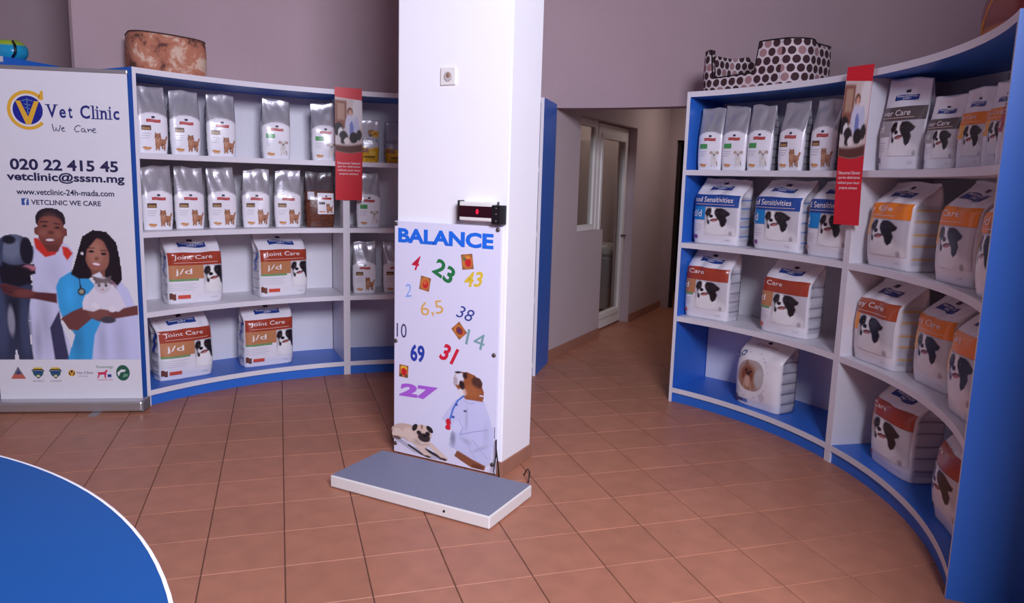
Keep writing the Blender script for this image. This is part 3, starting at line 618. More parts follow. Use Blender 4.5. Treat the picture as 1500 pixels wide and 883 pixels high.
# ================================================================== RED HANGING STRIPS
def strip_pic():
    p = Pic(34, 52, 0, 1, 0, 1, (206, 188, 184)); p.poly([(0, .45), (.42, .45), (.42, .95), (0, .95)], (136, 84, 70)).poly([(.08, .60), (.35, .60), (.35, .9), (.08, .9)], (176, 140, 120)).ell(.85, .75, .22, .3, (226, 218, 220), soft=.5)
    p.ell(.55, .76, .10, .08, (120, 76, 50)).ell(.56, .72, .07, .075, (214, 160, 140)).ell(.56, .50, .20, .20, (206, 204, 224), soft=.3).ell(.78, .46, .10, .22, (196, 196, 222)).ell(.60, .42, .08, .16, (120, 130, 190))
    p.ell(.12, .42, .18, .13, (40, 34, 38)).ell(.2, .36, .10, .10, (226, 220, 222)).ell(.30, .28, .17, .12, (44, 34, 36)).ell(.42, .22, .10, .06, (226, 216, 216)).ell(.68, .28, .16, .10, (38, 30, 34)).ell(.88, .33, .10, .10, (52, 44, 46)).ell(.1, .22, .10, .09, (210, 200, 202)); p.poly([(0, 0), (1, 0), (1, .15), (0, .12)], (92, 52, 46)); return p
SPIC = strip_pic()
def strip(label, org, yaw, lean, z1, Ls, W):
    t = thing('hanging_sign', label, 'sign', (org[0], org[1], z1), yaw, 'red hanging shelf strips'); n = 24
    def pt(u, s): return (u*W+lean*s*Ls, -.004-.012*math.sin(s*math.pi), -s*Ls)       # gently bowed sheet
    V = []; C = []; F = []
    for k in range(n+1):
        for u in (-.5, .5):
            a = pt(u, k/n); V.append(a)
    m = len(V); V += [(a, b+.0012, c) for a, b, c in V]
    for k in range(n):
        a = 2*k; F += [(a, a+2, a+3, a+1), (m+a, m+a+1, m+a+3, m+a+2), (a, m+a, m+a+2, a+2), (a+1, a+3, m+a+3, m+a+1)]
    F += [(0, 1, m+1, m), (2*n, m+2*n, m+2*n+1, 2*n+1)]
    mesh('sheet', V, F, mat('red_card', (206, 20, 40), .4), t)
    U, Wv, F, c = SPIC.geo(); s = .105+.455*(1-Wv); P = []
    for u, q, w_ in zip(U, s, Wv):
        arch = .018*math.sin(u*math.pi)*(1 if w_ > .5 else 1); a = pt(u-.5, q+(arch if w_ < .5 else -.02+.02*u)*(abs(w_-.5)*2)); P.append((a[0], a[1]-.0015, a[2]))
    mesh('photo_print', P, F, PRINT, t, col=c)
    for k, tx in enumerate(("Découvrez l'aliment", 'que les vétérinaires', 'utilisent pour leurs', 'propres animaux')):
        Vt, Ft = text2d(tx, .012); wd = .84 if k < 3 else .70
        P = [pt(-wd/2+wd*a, .655+.033*k-.022*b_+.022) for a, b_ in Vt]
        mesh('lettering', [(a, b_-.0018, c_) for a, b_, c_ in P], Ft, PRINT, t, col=np.tile(lin((238, 220, 224)), (len(P), 1)))
    return t
q = pol(LR0-.012, 113.1); strip('red hanging strip with vet photo in front of the left shelf divider', (q[0]+.022, q[1]+.008), 22, 0, 2.095, .79, .192)
q = pol(RR0-.014, 13.9); strip('red hanging strip with vet photo in front of the right shelf divider', (q[0]-.015, q[1]-.035), -62, -.0, 2.10, .80, .155)

# ================================================================== THINGS ON TOP OF THE UNITS
def rr_loop(L, D, rad, n=10):
    P = []
    for cx, cy, a0 in ((L/2-rad, -D/2+rad, -90), (L/2-rad, D/2-rad, 0), (-L/2+rad, D/2-rad, 90), (-L/2+rad, -D/2+rad, 180)):
        for k in range(n): a = R(a0+90*k/(n-1)); P.append((cx+rad*math.cos(a), cy+rad*math.sin(a)))
    Q = []
    for i in range(len(P)):                       # subdivide straight runs
        a, b = P[i], P[(i+1) % len(P)]; Q.append(a); d = math.dist(a, b); k = int(d/.025)
        for j in range(1, k): Q.append((a[0]+(b[0]-a[0])*j/k, a[1]+(b[1]-a[1])*j/k))
    return Q
def dot_mat():
    m = bpy.data.materials.new('polka_dot_fabric'); m.use_nodes = True; nt = m.node_tree; b = nt.nodes['Principled BSDF']; b.inputs['Roughness'].default_value = .85
    N, K = nt.nodes.new, nt.links.new; uv = N('ShaderNodeUVMap'); best = None
    def vm(op, a, bb=None):
        n = N('ShaderNodeVectorMath'); n.operation = op; K(a, n.inputs[0])
        if bb is not None:
            if isinstance(bb, tuple): n.inputs[1].default_value = bb
            else: K(bb, n.inputs[1])
        return n
    P = .058; PZ = P*.5*1.732*2
    cells = []
    for off in ((0, 0, 0), (.5, .5, 0)):
        s = vm('DIVIDE', uv.outputs[0], (P, PZ, 1)); s = vm('ADD', s.outputs[0], off); fl_ = vm('FLOOR', s.outputs[0]); fr = vm('SUBTRACT', s.outputs[0], fl_.outputs[0])
        c = vm('SUBTRACT', fr.outputs[0], (.5, .5, 0)); c = vm('MULTIPLY', c.outputs[0], (P, PZ, 0)); ln = vm('LENGTH', c.outputs[0])
        lt = N('ShaderNodeMath'); lt.operation = 'LESS_THAN'; K(ln.outputs['Value'], lt.inputs[0]); lt.inputs[1].default_value = .0238
        wn_ = N('ShaderNodeTexWhiteNoise'); ad = vm('ADD', fl_.outputs[0], (off[0]*7, off[1]*3, .3)); K(ad.outputs[0], wn_.inputs['Vector'])
        rp = N('ShaderNodeValToRGB'); K(wn_.outputs['Value'], rp.inputs[0]); rp.color_ramp.interpolation = 'CONSTANT'
        rp.color_ramp.elements[0].color = L4((62, 32, 40)); e = rp.color_ramp.elements[1]; e.position = .74; e.color = L4((158, 118, 122)); cells.append((lt, rp))
    mx1 = N('ShaderNodeMixRGB'); mx1.inputs[1].default_value = L4((206, 192, 196)); K(cells[0][0].outputs[0], mx1.inputs[0]); K(cells[0][1].outputs[0], mx1.inputs[2])
    mx2 = N('ShaderNodeMixRGB'); K(mx1.outputs[0], mx2.inputs[1]); K(cells[1][0].outputs[0], mx2.inputs[0]); K(cells[1][1].outputs[0], mx2.inputs[2]); K(mx2.outputs[0], b.inputs['Base Color']); return m
def bed(name, label, x, y, yaw, L, D, H, rad, m, hfun, th=.035, rim=None):
    t = thing(name, label, 'pet bed', (x, y, TOPZ), yaw); P = rr_loop(L, D, rad); I = rr_loop(L-2*th, D-2*th, max(rad-th, .02))
    n = len(P); rows = 8; V = []; F = []; UV = []; s = [0]
    for i in range(n): s.append(s[-1]+math.dist(P[i], P[(i+1) % n]))
    idx = [min(range(len(I)), key=lambda k: math.dist(I[k], p)) for p in P]
    for i in range(n):
        h = hfun(*P[i])
        for k in range(rows+1):
            z = .004+(h-.004)*k/rows; bul = .006*math.sin(math.pi*k/rows); p = P[i]; l = math.hypot(*p); V.append((p[0]*(1+bul/l), p[1]*(1+bul/l), z)); UV.append((s[i], z))
        for k in range(rows+1):
            z = h-(h-.03)*k/rows; q = I[idx[i]]; V.append((q[0], q[1], z)); UV.append((s[i]+.02, z))
    m2 = 2*rows+2
    for i in range(n):
        j = (i+1) % n
        for k in range(m2-1): F.append((i*m2+k, j*m2+k, j*m2+k+1, i*m2+k+1))
    o = mesh('bed_wall', V, F, m, t, True); uvl = o.data.uv_layers.new(name='UVMap')
    for lp in o.data.loops:
        u = UV[lp.vertex_index]; uvl.data[lp.index].uv = u
    for p in o.data.polygons:                    # close the seam in UV
        us = [uvl.data[l].uv[0] for l in p.loop_indices]
        if max(us)-min(us) > s[-1]/2:
            for l in p.loop_indices:
                if uvl.data[l].uv[0] < s[-1]/2: uvl.data[l].uv[0] += s[-1]
    cu = rr_loop(L-2*th-.01, D-2*th-.01, max(rad-th-.005, .02)); k = len(cu)
    V = [(a, b, .012) for a, b in cu]+[(a, b, .05) for a, b in cu]+[(a*.8, b*.8, .075) for a, b in cu]
    F = [(i+r_*k, (i+1) % k+r_*k, (i+1) % k+(r_+1)*k, i+(r_+1)*k) for r_ in (0, 1) for i in range(k)]+[tuple(range(2*k, 3*k)), tuple(reversed(range(k)))]
    mesh('cushion', V, F, rim or m, t, True)
    tube('piping', [(V_[0]*.995, V_[1]*.995, hfun(*V_)) for V_ in P]+[(P[0][0]*.995, P[0][1]*.995, hfun(*P[0]))], .005, M_BLACK if rim is None else rim, t, 6)
    bs = [(a*.995, b*.995, 0) for a, b in P]; mesh('base', bs+[(a, b, .01) for a, b, c in bs], [(i, (i+1) % n, n+(i+1) % n, n+i) for i in range(n)]+[tuple(range(n, 2*n)), tuple(reversed(range(n)))], M_BLACK, t)
    return t
def hdot(x, y):
    if y < -.06: return .26-(.18 if -.25 < x < .08 else 0)+.012*math.sin(x*4+1)
    return .255+.02*math.cos(x*5)-(.04 if -.25 < x < .05 else 0)
q = pol(2.43, 38.2); bed('dog_bed', 'brown polka-dot dog bed with low entry on top of right unit', q[0], q[1], -50, .74, .42, .26, .13, dot_mat(), hdot)
def marble():
    m = bpy.data.materials.new('marbled_brown_plush'); m.use_nodes = True; nt = m.node_tree; b = nt.nodes['Principled BSDF']; b.inputs['Roughness'].default_value = .95; N, K = nt.nodes.new, nt.links.new
    tc = N('ShaderNodeTexCoord'); nz = N('ShaderNodeTexNoise'); nz.inputs['Scale'].default_value = 7; nz.inputs['Detail'].default_value = 10; nz.inputs['Roughness'].default_value = .68; nz.inputs['Distortion'].default_value = .5; K(tc.outputs['Object'], nz.inputs['Vector'])
    rp = N('ShaderNodeValToRGB'); K(nz.outputs[0], rp.inputs[0]); e = rp.color_ramp.elements; e[0].position = .40; e[0].color = L4((86, 54, 48)); e[1].position = .60; e[1].color = L4((206, 176, 156)); n = e.new(.46); n.color = L4((168, 106, 84)); n = e.new(.54); n.color = L4((180, 118, 94)); K(rp.outputs[0], b.inputs['Base Color'])
    bp = N('ShaderNodeBump'); bp.inputs['Strength'].default_value = .5; bp.inputs['Distance'].default_value = .01; K(nz.outputs[0], bp.inputs['Height']); K(bp.outputs[0], b.inputs['Normal']); return m
MB = marble()
q = pol(2.49, 140.6); bed('dog_bed', 'marbled brown plush dog bed on top of the left unit', q[0], q[1], 33, .45, .32, .25, .09, MB, lambda x, y: .225+.012*math.cos(x*5)-.05*x, rim=mat('dark_brown_fabric', (70, 44, 42), .9))
def pillow_pack(name, label, cat, x, y, yaw, L, D, H, cols, tilt=0):
    t = thing(name, label, cat, (x, y, TOPZ), yaw); V = []; F = []; C = []; n, mrows = 28, 14
    for j in range(mrows+1):
        v = j/mrows
        for k in range(n):
            a = 2*math.pi*k/n; sx = abs(math.cos(a))**.6*math.copysign(1, math.cos(a)); sy = abs(math.sin(a))**.6*math.copysign(1, math.sin(a)); f = (math.sin(math.pi*(.12+.80*v)))**.35
            V.append((L/2*sx*f+tilt*v*H, D/2*sy*f, H*v*(1+.05*math.sin(a*2)))); C.append(lin(cols(v, k/n)))
    F = [(i*n+k, i*n+(k+1) % n, (i+1)*n+(k+1) % n, (i+1)*n+k) for i in range(mrows) for k in range(n)]+[tuple(reversed(range(n))), tuple(range(mrows*n, (mrows+1)*n))]
    mesh('body', V, F, FILM, t, True, col=C); return t
t = pillow_pack('pet_carrier', 'turquoise and lime soft pet bag on top of unit behind the banner', 'pet bag', -3.40, 5.16, -15, .36, .18, .14, lambda v, a: (176, 204, 60) if v > .72 else (40, 160, 206)); t.location.z = TOPZ+.07
tube('strap', [(.17, -.07, .02), (.205, -.075, .05), (.20, -.07, .09), (.15, -.04, .125)], .007, M_BLACK, t)
t = pillow_pack('pet_cushion', 'dark brown and orange cushion on top of the far right unit', 'cushion', *pol(2.42, -6.5), -96, .50, .26, .30, lambda v, a: (196, 110, 40) if v < .28 else ((128, 40, 28) if v < .6 else (84, 34, 26)), .25)
lp = [(-.16, -.10, .05), (-.12, -.118, .10), (-.07, -.124, .16), (-.02, -.118, .22)]; tube('piping', lp, .006, mat('orange_piping', (200, 120, 40), .7), t)

# ================================================================== ROLL-UP BANNER
BN = thing('roll_up_banner', 'white roll-up vet clinic banner with two vets, a dog and a cat', 'banner', (-3.13, 4.45, 0), 7.29)
bw0, bw1 = .022, .848
box('base', -.01, .872, -.055, .075, .006, .07, M_ALU, BN, bevel=.012); box('base_end_cap', .866, .878, -.056, .076, .004, .072, mat('grey_plastic', (120, 116, 118), .5), BN, bevel=.008); box('base_end_cap', -.016, -.004, -.056, .076, .004, .072, MATS['grey_plastic'], BN, bevel=.008)
box('foot', .58, .63, -.13, .10, 0, .006, M_ALU, BN)
sh = box('sheet', bw0, bw1, .030, .031, .066, 2.035, mat('banner_vinyl', (224, 222, 230), .5, noise=.01), BN)
box('top_rail', bw0-.006, bw1+.004, .022, .042, 2.03, 2.052, M_ALU, BN, bevel=.004); tube('pole', [(.43, .055, .05), (.43, .055, 2.04)], .009, M_ALU, BN)
YB = .0292
# logo: open gold ring, blue disc, gold V
gold = (226, 172, 52)
def arc(cx, cz, r0, r1, a0, a1, n=40): return [(cx+r1*math.cos(R(a0+(a1-a0)*k/n)), cz+r1*math.sin(R(a0+(a1-a0)*k/n))) for k in range(n+1)], [(cx+r0*math.cos(R(a0+(a1-a0)*k/n)), cz+r0*math.sin(R(a0+(a1-a0)*k/n))) for k in range(n+1)]
lx, lz = .292, 1.803
o_, i_ = arc(lx, lz, .093, .112, 48, 318); V = [(a, YB, b) for a, b in o_+i_]; n = len(o_)
mesh('logo_ring', V, [(k, k+1, n+k+1, n+k) for k in range(n-1)], PRINT, BN, col=np.tile(lin(gold), (len(V), 1)))
flat_poly([(lx+.058, lz+.066), (lx+.072, lz+.058), (lx+.088, lz+.062), (lx+.088, lz+.112), (lx+.076, lz+.112)], gold, BN, YB, 'logo_tip')
flat_poly([(lx+.082*math.cos(2*math.pi*k/40), lz+.082*math.sin(2*math.pi*k/40)) for k in range(40)], (28, 34, 140), BN, YB, 'logo_disc')
flat_poly([(lx-.064, lz+.052), (lx-.038, lz+.052), (lx, lz-.038), (lx+.038, lz+.052), (lx+.064, lz+.052), (lx+.014, lz-.080), (lx-.014, lz-.080)], gold, BN, YB-.0006, 'logo_letter')
strokes([[(lx, lz+.07), (lx, lz-.02)], [(lx-.03, lz+.052), (lx, lz+.06), (lx+.03, lz+.052)], [(lx-.018, lz+.034), (lx+.018, lz+.028)], [(lx-.014, lz+.014), (lx+.014, lz+.008)]], .005, (90, 130, 170), BN, YB-.0004, 'logo_staff')
# serif wordmark built letter by letter
NV = (38, 44, 120)
def serif_word(word, x0, zb, capH, adv, rgb):
    x = x0
    for ch in word:
        if ch == ' ': x += capH*.40; continue
        w_, h_ = adv[ch]; w_ *= capH; h_ *= capH
        flat_text(ch, x+w_/2, zb+h_/2, w_, h_, rgb, BN, YB, bold=.022, name='wordmark_letter')
        s = capH*.07; e = capH*.10
        def ser(a, b, z): flat_poly([(a, z), (b, z), (b, z+s), (a, z+s)], rgb, BN, YB-.0003, 'wordmark_serif')
        if ch == 'V': ser(x-e, x+w_*.36, zb+h_-s); ser(x+w_*.66, x+w_+e, zb+h_-s)
        if ch in 'li': ser(x-e, x+w_+e, zb); ser(x-e, x+w_*.6, zb+(h_-s if ch == 'l' else capH*.66))
        if ch == 'n': ser(x-e, x+w_*.38, zb); ser(x+w_*.64, x+w_+e, zb); ser(x-e, x+w_*.3, zb+h_-s)
        x += w_+capH*.17
AD = {'V': (.92, 1), 'e': (.58, .68), 't': (.38, .88), 'C': (.88, 1.02), 'l': (.17, 1.02), 'i': (.17, 1.0), 'n': (.56, .68), 'c': (.55, .68)}
serif_word('Vet Clinic', .395, 1.765, .076, {k: (v[0]*.80, v[1]) for k, v in AD.items()}, NV)
# handwritten motto
def hand(pts, x0, z0, k): return [[(x0+a*k, z0+b*k) for a, b in ln] for ln in pts]
MOT = [[(0, 10), (1, 4), (2, 0), (4, 1), (5, 6), (6, 1), (8, 0), (10, 4), (11, 9)], [(12, 3), (15, 4), (16, 5), (15, 6), (13, 5), (12.5, 2), (14, 0), (17, 1)],
       [(38, 8), (35, 9.5), (31, 7), (29.5, 3), (32, 0), (36, 1)], [(43, 5), (40, 5), (38.5, 2), (40, 0), (43, 2), (43.5, 4), (44, 0), (46, 0)], [(47, 5), (48, 4), (48, 0), (49, 3), (51, 4.5), (52, 4), (53, 1)], [(54, 2), (57, 3.5), (58, 5), (56, 6), (54, 3), (55, 0), (59, 0)]]
strokes(hand(MOT[:2], .420, 1.688, .0041), .0052, (60, 56, 100), BN, YB); strokes(hand(MOT[2:], .420, 1.688, .0041), .0052, (60, 56, 100), BN, YB)
INK = (42, 38, 80)
flat_text('020 22 415 45', .473, 1.492, .60, .066, INK, BN, YB, .03); flat_text('vetclinic@sssm.mg', .478, 1.416, .655, .066, INK, BN, YB, .03)
flat_text('www.vetclinic-24h-mada.com', .470, 1.333, .545, .035, INK, BN, YB, .02); flat_text('VETCLINIC WE CARE', .470, 1.272, .39, .030, INK, BN, YB, .02)
flat_poly([(.222, 1.254), (.262, 1.254), (.262, 1.294), (.222, 1.294)], (58, 84, 160), BN, YB, 'social_mark'); flat_text('f', .246, 1.273, .018, .036, (235, 235, 245), BN, YB-.0004, .02)
# printed photograph on the banner, painted in the crop's own coordinates (x right, y down)
def banner_photo():
    # grid over banner: u .022-.848 -> x , z .312-1.262 -> y
    p = Pic(150, 190, 2, 203, 528, 305); p.a[:] = 0
    skin, skin2, dk = (120, 66, 58), (150, 92, 78), (34, 22, 30)
    wh, shd = (206, 206, 236), (160, 160, 206)
    # standing vet: white tunic, red collar
    p.poly([(60, 372), (66, 350), (80, 352), (98, 352), (112, 362), (118, 372), (112, 400), (108, 440), (92, 468), (104, 500), (108, 527), (96, 527), (84, 490), (84, 527), (52, 527), (50, 440), (58, 420)], wh)
    p.poly([(78, 480), (92, 455), (102, 527), (82, 527)], (58, 58, 90)).tone(72, 470, 14, 60, .85).tone(88, 400, 20, 30, .93).tone(60, 500, 8, 40, .8)
    p.poly([(63, 350), (70, 352), (84, 368), (100, 352), (104, 356), (92, 374), (78, 378), (66, 366)], (204, 50, 44)).poly([(102, 362), (110, 364), (116, 372), (108, 382), (103, 374)], (208, 52, 44))
    p.ell(88, 325, 21, 17, (40, 28, 38), soft=.1).ell(68, 341, 3, 6, skin).ell(108, 342, 3, 6, skin).ell(88, 341, 19, 25, skin, soft=.1).poly([(68, 330), (70, 316), (80, 309), (97, 309), (107, 316), (109, 331), (104, 324), (92, 320), (80, 320), (72, 323)], (40, 28, 38)).poly([(76, 360), (100, 360), (96, 370), (82, 370)], (104, 56, 50))
    p.ell(88, 335, 14, 18, (146, 88, 76), soft=.7, op=.7).ell(80, 334, 3.6, 1.7, (60, 36, 38), soft=.6).ell(97, 336, 3.6, 1.7, (60, 36, 38), soft=.6).ell(76, 344, 5, 5, (160, 100, 86), soft=.9, op=.5).ell(98, 346, 5, 5, (160, 100, 86), soft=.9, op=.5).line([(75, 328), (84, 328)], 1.4, (50, 30, 34)).line([(93, 330), (101, 331)], 1.4, (50, 30, 34)).ell(88, 343, 4, 2.6, (104, 56, 50), soft=.6).ell(86, 354, 7.5, 3.4, (112, 44, 50), soft=.4).ell(86, 353.5, 6, 1.9, (226, 214, 216), soft=.5)
    # great dog on the left
    blue = (66, 74, 104); bd = (26, 24, 40)
    p.poly([(2, 430), (10, 400), (20, 385), (46, 395), (58, 420), (52, 445), (48, 470), (52, 527), (32, 527), (29, 512), (26, 527), (2, 527)], (52, 58, 86)).tone(30, 450, 16, 60, .55).ell(10, 470, 10, 50, (74, 84, 116), soft=.6, op=.7).ell(44, 480, 8, 42, (74, 82, 114), soft=.6, op=.6)
    p.ell(25, 470, 5, 22, (146, 146, 164), soft=.5).poly([(12, 385), (30, 378), (52, 390), (58, 415), (40, 420), (16, 415)], (24, 20, 36))
    p.ell(36, 368, 26, 22, (84, 92, 118), soft=.15).ell(32, 365, 14, 18, (120, 128, 150), soft=.6, op=.8).poly([(14, 358), (24, 350), (20, 372), (18, 392), (2, 384), (4, 372)], (60, 68, 94)).ell(8, 380, 8, 10, (84, 92, 120), soft=.5)
    p.ell(53, 370, 9, 20, (28, 24, 42), soft=.25).ell(30, 354, 9, 6, (30, 28, 44), soft=.4).poly([(40, 392), (62, 388), (63, 402), (46, 404)], (24, 18, 30)).ell(54, 394, 10, 4.5, (186, 112, 130), soft=.3).ell(44, 400, 14, 8, (26, 20, 34), soft=.4)
    # arm round the dog
    p.poly([(12, 418), (20, 416), (34, 420), (60, 428), (90, 430), (90, 444), (60, 438), (30, 436), (18, 430)], (92, 46, 50)).line([(16, 424), (30, 430)], 1.2, (60, 30, 36)).line([(14, 420), (28, 424)], 1.0, (60, 30, 36)).ell(46, 430, 14, 6, (128, 70, 66), soft=.6, op=.7)
    # seated vet: white coat over turquoise top, long dark hair
    p.poly([(160, 400), (178, 408), (192, 424), (204, 460), (204, 527), (130, 527), (134, 480), (150, 470)], (200, 202, 238)).tone(176, 500, 14, 60, .9).tone(150, 500, 10, 50, .86)
    p.poly([(90, 420), (96, 408), (112, 398), (134, 404), (146, 420), (150, 470), (140, 490), (134, 527), (100, 527), (112, 490), (98, 470), (92, 450)], (58, 160, 222)).tone(116, 500, 12, 40, .82).tone(108, 430, 12, 30, 1.12)
    p.poly([(112, 402), (124, 366), (130, 348), (146, 338), (164, 340), (178, 356), (182, 380), (184, 408), (176, 418), (168, 410), (150, 402), (136, 408), (122, 408)], (28, 16, 28))
    p.ell(150, 375, 17, 25, (152, 96, 82), soft=.1).ell(148, 372, 10, 18, (182, 126, 108), soft=.7, op=.7).poly([(140, 396), (160, 396), (158, 412), (142, 410)], (132, 80, 70)).poly([(130, 350), (146, 342), (150, 350), (136, 366), (131, 390)], (28, 16, 28)).poly([(150, 344), (170, 350), (172, 400), (166, 396), (167, 372), (160, 354)], (28, 16, 28))
    p.ell(142, 369, 4, 1.7, dk).ell(159, 372, 4, 1.7, dk).line([(138, 364), (146, 364)], 1.4, dk).line([(155, 367), (163, 368)], 1.4, dk).ell(149, 379, 3, 2.4, (128, 76, 66), soft=.6).ell(148, 387.5, 6.8, 3.2, (160, 70, 78), rot=10, soft=.4).ell(148, 387, 5.4, 1.8, (236, 228, 230), rot=10, soft=.5).ell(129, 372, 1.8, 2.2, (226, 220, 226))
    p.poly([(140, 404), (152, 398), (156, 404), (150, 412)], (226, 226, 240))
    # forearms and cat
    p.poly([(94, 466), (110, 456), (134, 446), (142, 462), (116, 484), (104, 482)], (112, 64, 62)).poly([(138, 450), (160, 456), (204, 446), (204, 460), (170, 466), (146, 470), (138, 466)], (110, 62, 60)).ell(148, 456, 16, 11, (128, 78, 72), soft=.3).ell(164, 424, 10, 14, (116, 68, 64), soft=.3)
    p.poly([(126, 448), (134, 430), (146, 416), (170, 416), (180, 432), (186, 448), (176, 456), (150, 452), (140, 456), (130, 454)], (222, 216, 230)).ell(130, 442, 4, 12, (226, 220, 232), rot=15).ell(143, 447, 6, 4, (232, 226, 236), rot=20).ell(167, 452, 6, 4.5, (230, 224, 234)).ell(160, 468, 11, 5, (70, 64, 76), soft=.3)
    p.ell(155, 417, 12, 12, (206, 198, 208), soft=.12).poly([(141, 404), (146, 416), (154, 408)], (104, 92, 96)).poly([(158, 408), (166, 416), (168, 403)], (104, 92, 96)).poly([(146, 408), (165, 408), (160, 418), (157, 414), (153, 414), (149, 418)], (120, 106, 106)).ell(150, 418, 2, 1.6, (60, 60, 50)).ell(160, 418, 2, 1.6, (60, 60, 50)).ell(155, 424, 1.8, 1.3, (196, 130, 136))
    p.line([(123, 408), (124, 420), (125, 424)], 1.8, (30, 40, 60)).ell(125, 427, 5.5, 5.5, (50, 54, 60)).ell(125, 427, 3.2, 3.2, (160, 160, 140))
    return p
banner_photo().flat('photo_print', bw0, bw1-.004, .312, 1.255, YB, BN)
# row of small logos
lz = .232
def lg(cx, cz, pts, rgb, dy=0, name='small_logo'): return flat_poly([(cx+a, cz+b) for a, b in pts], rgb, BN, YB-dy, name)
lg(.133, lz, [(-.042, -.035), (.042, -.035), (0, .042)], (104, 104, 120)); lg(.133, lz, [(-.042, -.035), (.042, -.035), (.026, -.006), (-.026, -.006)], (190, 100, 84), .0004); lg(.133, lz, [(-.012, -.006), (.014, -.004), (0, .016)], (40, 56, 110), .0004)
for cx, tx in ((.246, 'SECURITY'), (.346, 'CANINE')):
    lg(cx, lz, [(-.034, .016), (.034, .016), (.026, -.012), (0, -.036), (-.026, -.012)], (50, 92, 104)); lg(cx, lz, [(-.026, .020), (.026, .020), (.024, .036), (-.024, .036)], (220, 186, 60)); lg(cx, lz, [(-.042, .012), (-.026, .026), (.026, .026), (.042, .012), (.026, .018), (-.026, .018)], (60, 44, 40), .0004); lg(cx, lz, [(-.010, -.024), (.010, -.024), (.008, -.012), (-.008, -.012)], (220, 210, 150), .0004); lg(cx, lz, [(-.02, 0), (.02, 0), (.014, .010), (-.014, .010)], (44, 60, 140), .0004)
    flat_text(tx, cx, lz-.05, .064, .010, (110, 96, 110), BN, YB)
circ = [(.021*math.cos(k*.3142), .021*math.sin(k*.3142)) for k in range(20)]
lg(.440, lz, circ, (226, 172, 60)); lg(.440, lz, [(a*.8, b*.8) for a, b in circ], (70, 40, 50), .0004); lg(.440, lz, [(-.014, .012), (-.007, .012), (0, -.006), (.007, .012), (.014, .012), (.003, -.018), (-.003, -.018)], (230, 180, 70), .0007)
flat_text('Vet Clinic', .515, lz+.002, .098, .016, (120, 96, 130), BN, YB, .01); flat_text('We Care', .505, lz-.020, .055, .010, (110, 100, 130), BN, YB)
flat_text('Powerdogs', .632, lz+.036, .096, .022, (120, 150, 130), BN, YB, .012)
lg(.622, lz, [(-.036, -.034), (-.028, -.006), (-.036, .006), (-.026, .004), (.008, .006), (.018, .020), (.030, .014), (.020, .006), (.014, -.034), (.008, -.034), (.006, -.010), (-.020, -.012), (-.030, -.034)], (206, 44, 92)); lg(.660, lz-.018, [(-.014, .008), (.010, .010), (.008, -.014), (0, -.006), (-.010, -.014)], (50, 60, 140))
flat_text('CANINE SPA', .632, lz-.044, .092, .010, (190, 90, 120), BN, YB)
lg(.738, lz, [(.040*math.cos(k*.3142), .050*math.sin(k*.3142)) for k in range(20)], (40, 92, 72)); lg(.738, lz, [(-.034, 0), (-.010, .022), (.018, .020), (.010, .006), (-.012, .004), (-.026, -.022)], (226, 226, 232), .0004); lg(.738, lz, [(-.004, -.03), (.026, -.022), (.030, -.008), (.006, -.006)], (110, 160, 130), .0004)
tube('cord', [(.03, .06, .03), (-.1, -.02, .006), (-.35, -.12, .005), (-.7, -.1, .005)], .005, M_PVC, BN)

# ================================================================== WEIGHING SCALE, BOARD, DISPLAY, SOCKET ON THE PILLAR
SC = thing('weighing_scale', 'low floor weighing platform with grey rubber top in front of the pillar', 'scale'); SC.matrix_world = pilm()
def rbox(name, x0, x1, y0, y1, z0, z1, m, parent, bev): return box(name, x0, x1, y0, y1, z0, z1, m, parent, bevel=bev)
rbox('frame', -.628, .25, -.560, -.155, .004, .062, M_PVC, SC, .006); rbox('rubber_top', -.622, .244, -.554, -.161, .0622, .066, M_RUBBER, SC, .002)
for a, b in ((-.59, -.52), (.21, -.52), (-.59, -.2), (.21, -.2)):
    o = lathe('foot', [(.02, 0), (.022, .004), (.022, .005)], M_BLACK, SC, 12); o.location = (a, b, 0)
o = lathe('level_hole', [(.006, 0), (.006, .002), (.005, .003)], M_BLACK, SC, 12); o.rotation_euler = (R(90), 0, 0); o.location = (.02, -.560, .034)
BD = thing('poster_board', 'white board on the pillar headed BALANCE with coloured numbers and two dogs', 'sign'); BD.matrix_world = pilm()
box('panel', -.652, -.022, -.0235, -.0115, .012, 1.257, mat('poster_panel', (226, 224, 246), .35), BD, bevel=.002)
YP = -.0243
for a, b in ((-.640, 1.243), (-.040, 1.243), (-.640, .625), (-.045, .625), (-.640, .06), (-.04, .06)):
    o = lathe('screw', [(.011, 0), (.011, .004), (.006, .007)], M_SCREW, BD, 12); o.rotation_euler = (R(90), 0, 0); o.location = (a, -.0235, b)
T_ = lambda s, x, z, wd, ht, c, **k: flat_text(s, x, z, wd, ht, c, BD, YP, **k)
T_('BALANCE', -.346, 1.184, .566, .076, (30, 110, 226), bold=.045)
T_('4', -.516, 1.047, .052, .075, (206, 34, 66), bold=.012, shear=.35, rot=-4); T_('23', -.344, 1.018, .125, .088, (40, 122, 70), bold=.03, rot=-28); T_('43', -.171, .991, .112, .075, (228, 196, 60), bold=.02, shear=.3, rot=6)
T_('2', -.566, .900, .044, .068, (150, 180, 246), shear=.2, rot=8); T_('6,5', -.416, .818, .140, .080, (228, 178, 96), rot=12); T_('38', -.215, .815, .100, .064, (60, 74, 150), shear=.25, rot=-14)
T_('10', -.604, .684, .064, .075, (64, 60, 110)); T_('14', -.152, .690, .108, .082, (128, 166, 170), rot=-12); T_('69', -.502, .574, .090, .094, (44, 66, 170), bold=.035); T_('31', -.308, .596, .104, .092, (214, 36, 66), bold=.035, shear=.2, rot=-16); T_('27', -.495, .368, .250, .074, (176, 98, 214), bold=.06, shear=.1, rot=2)
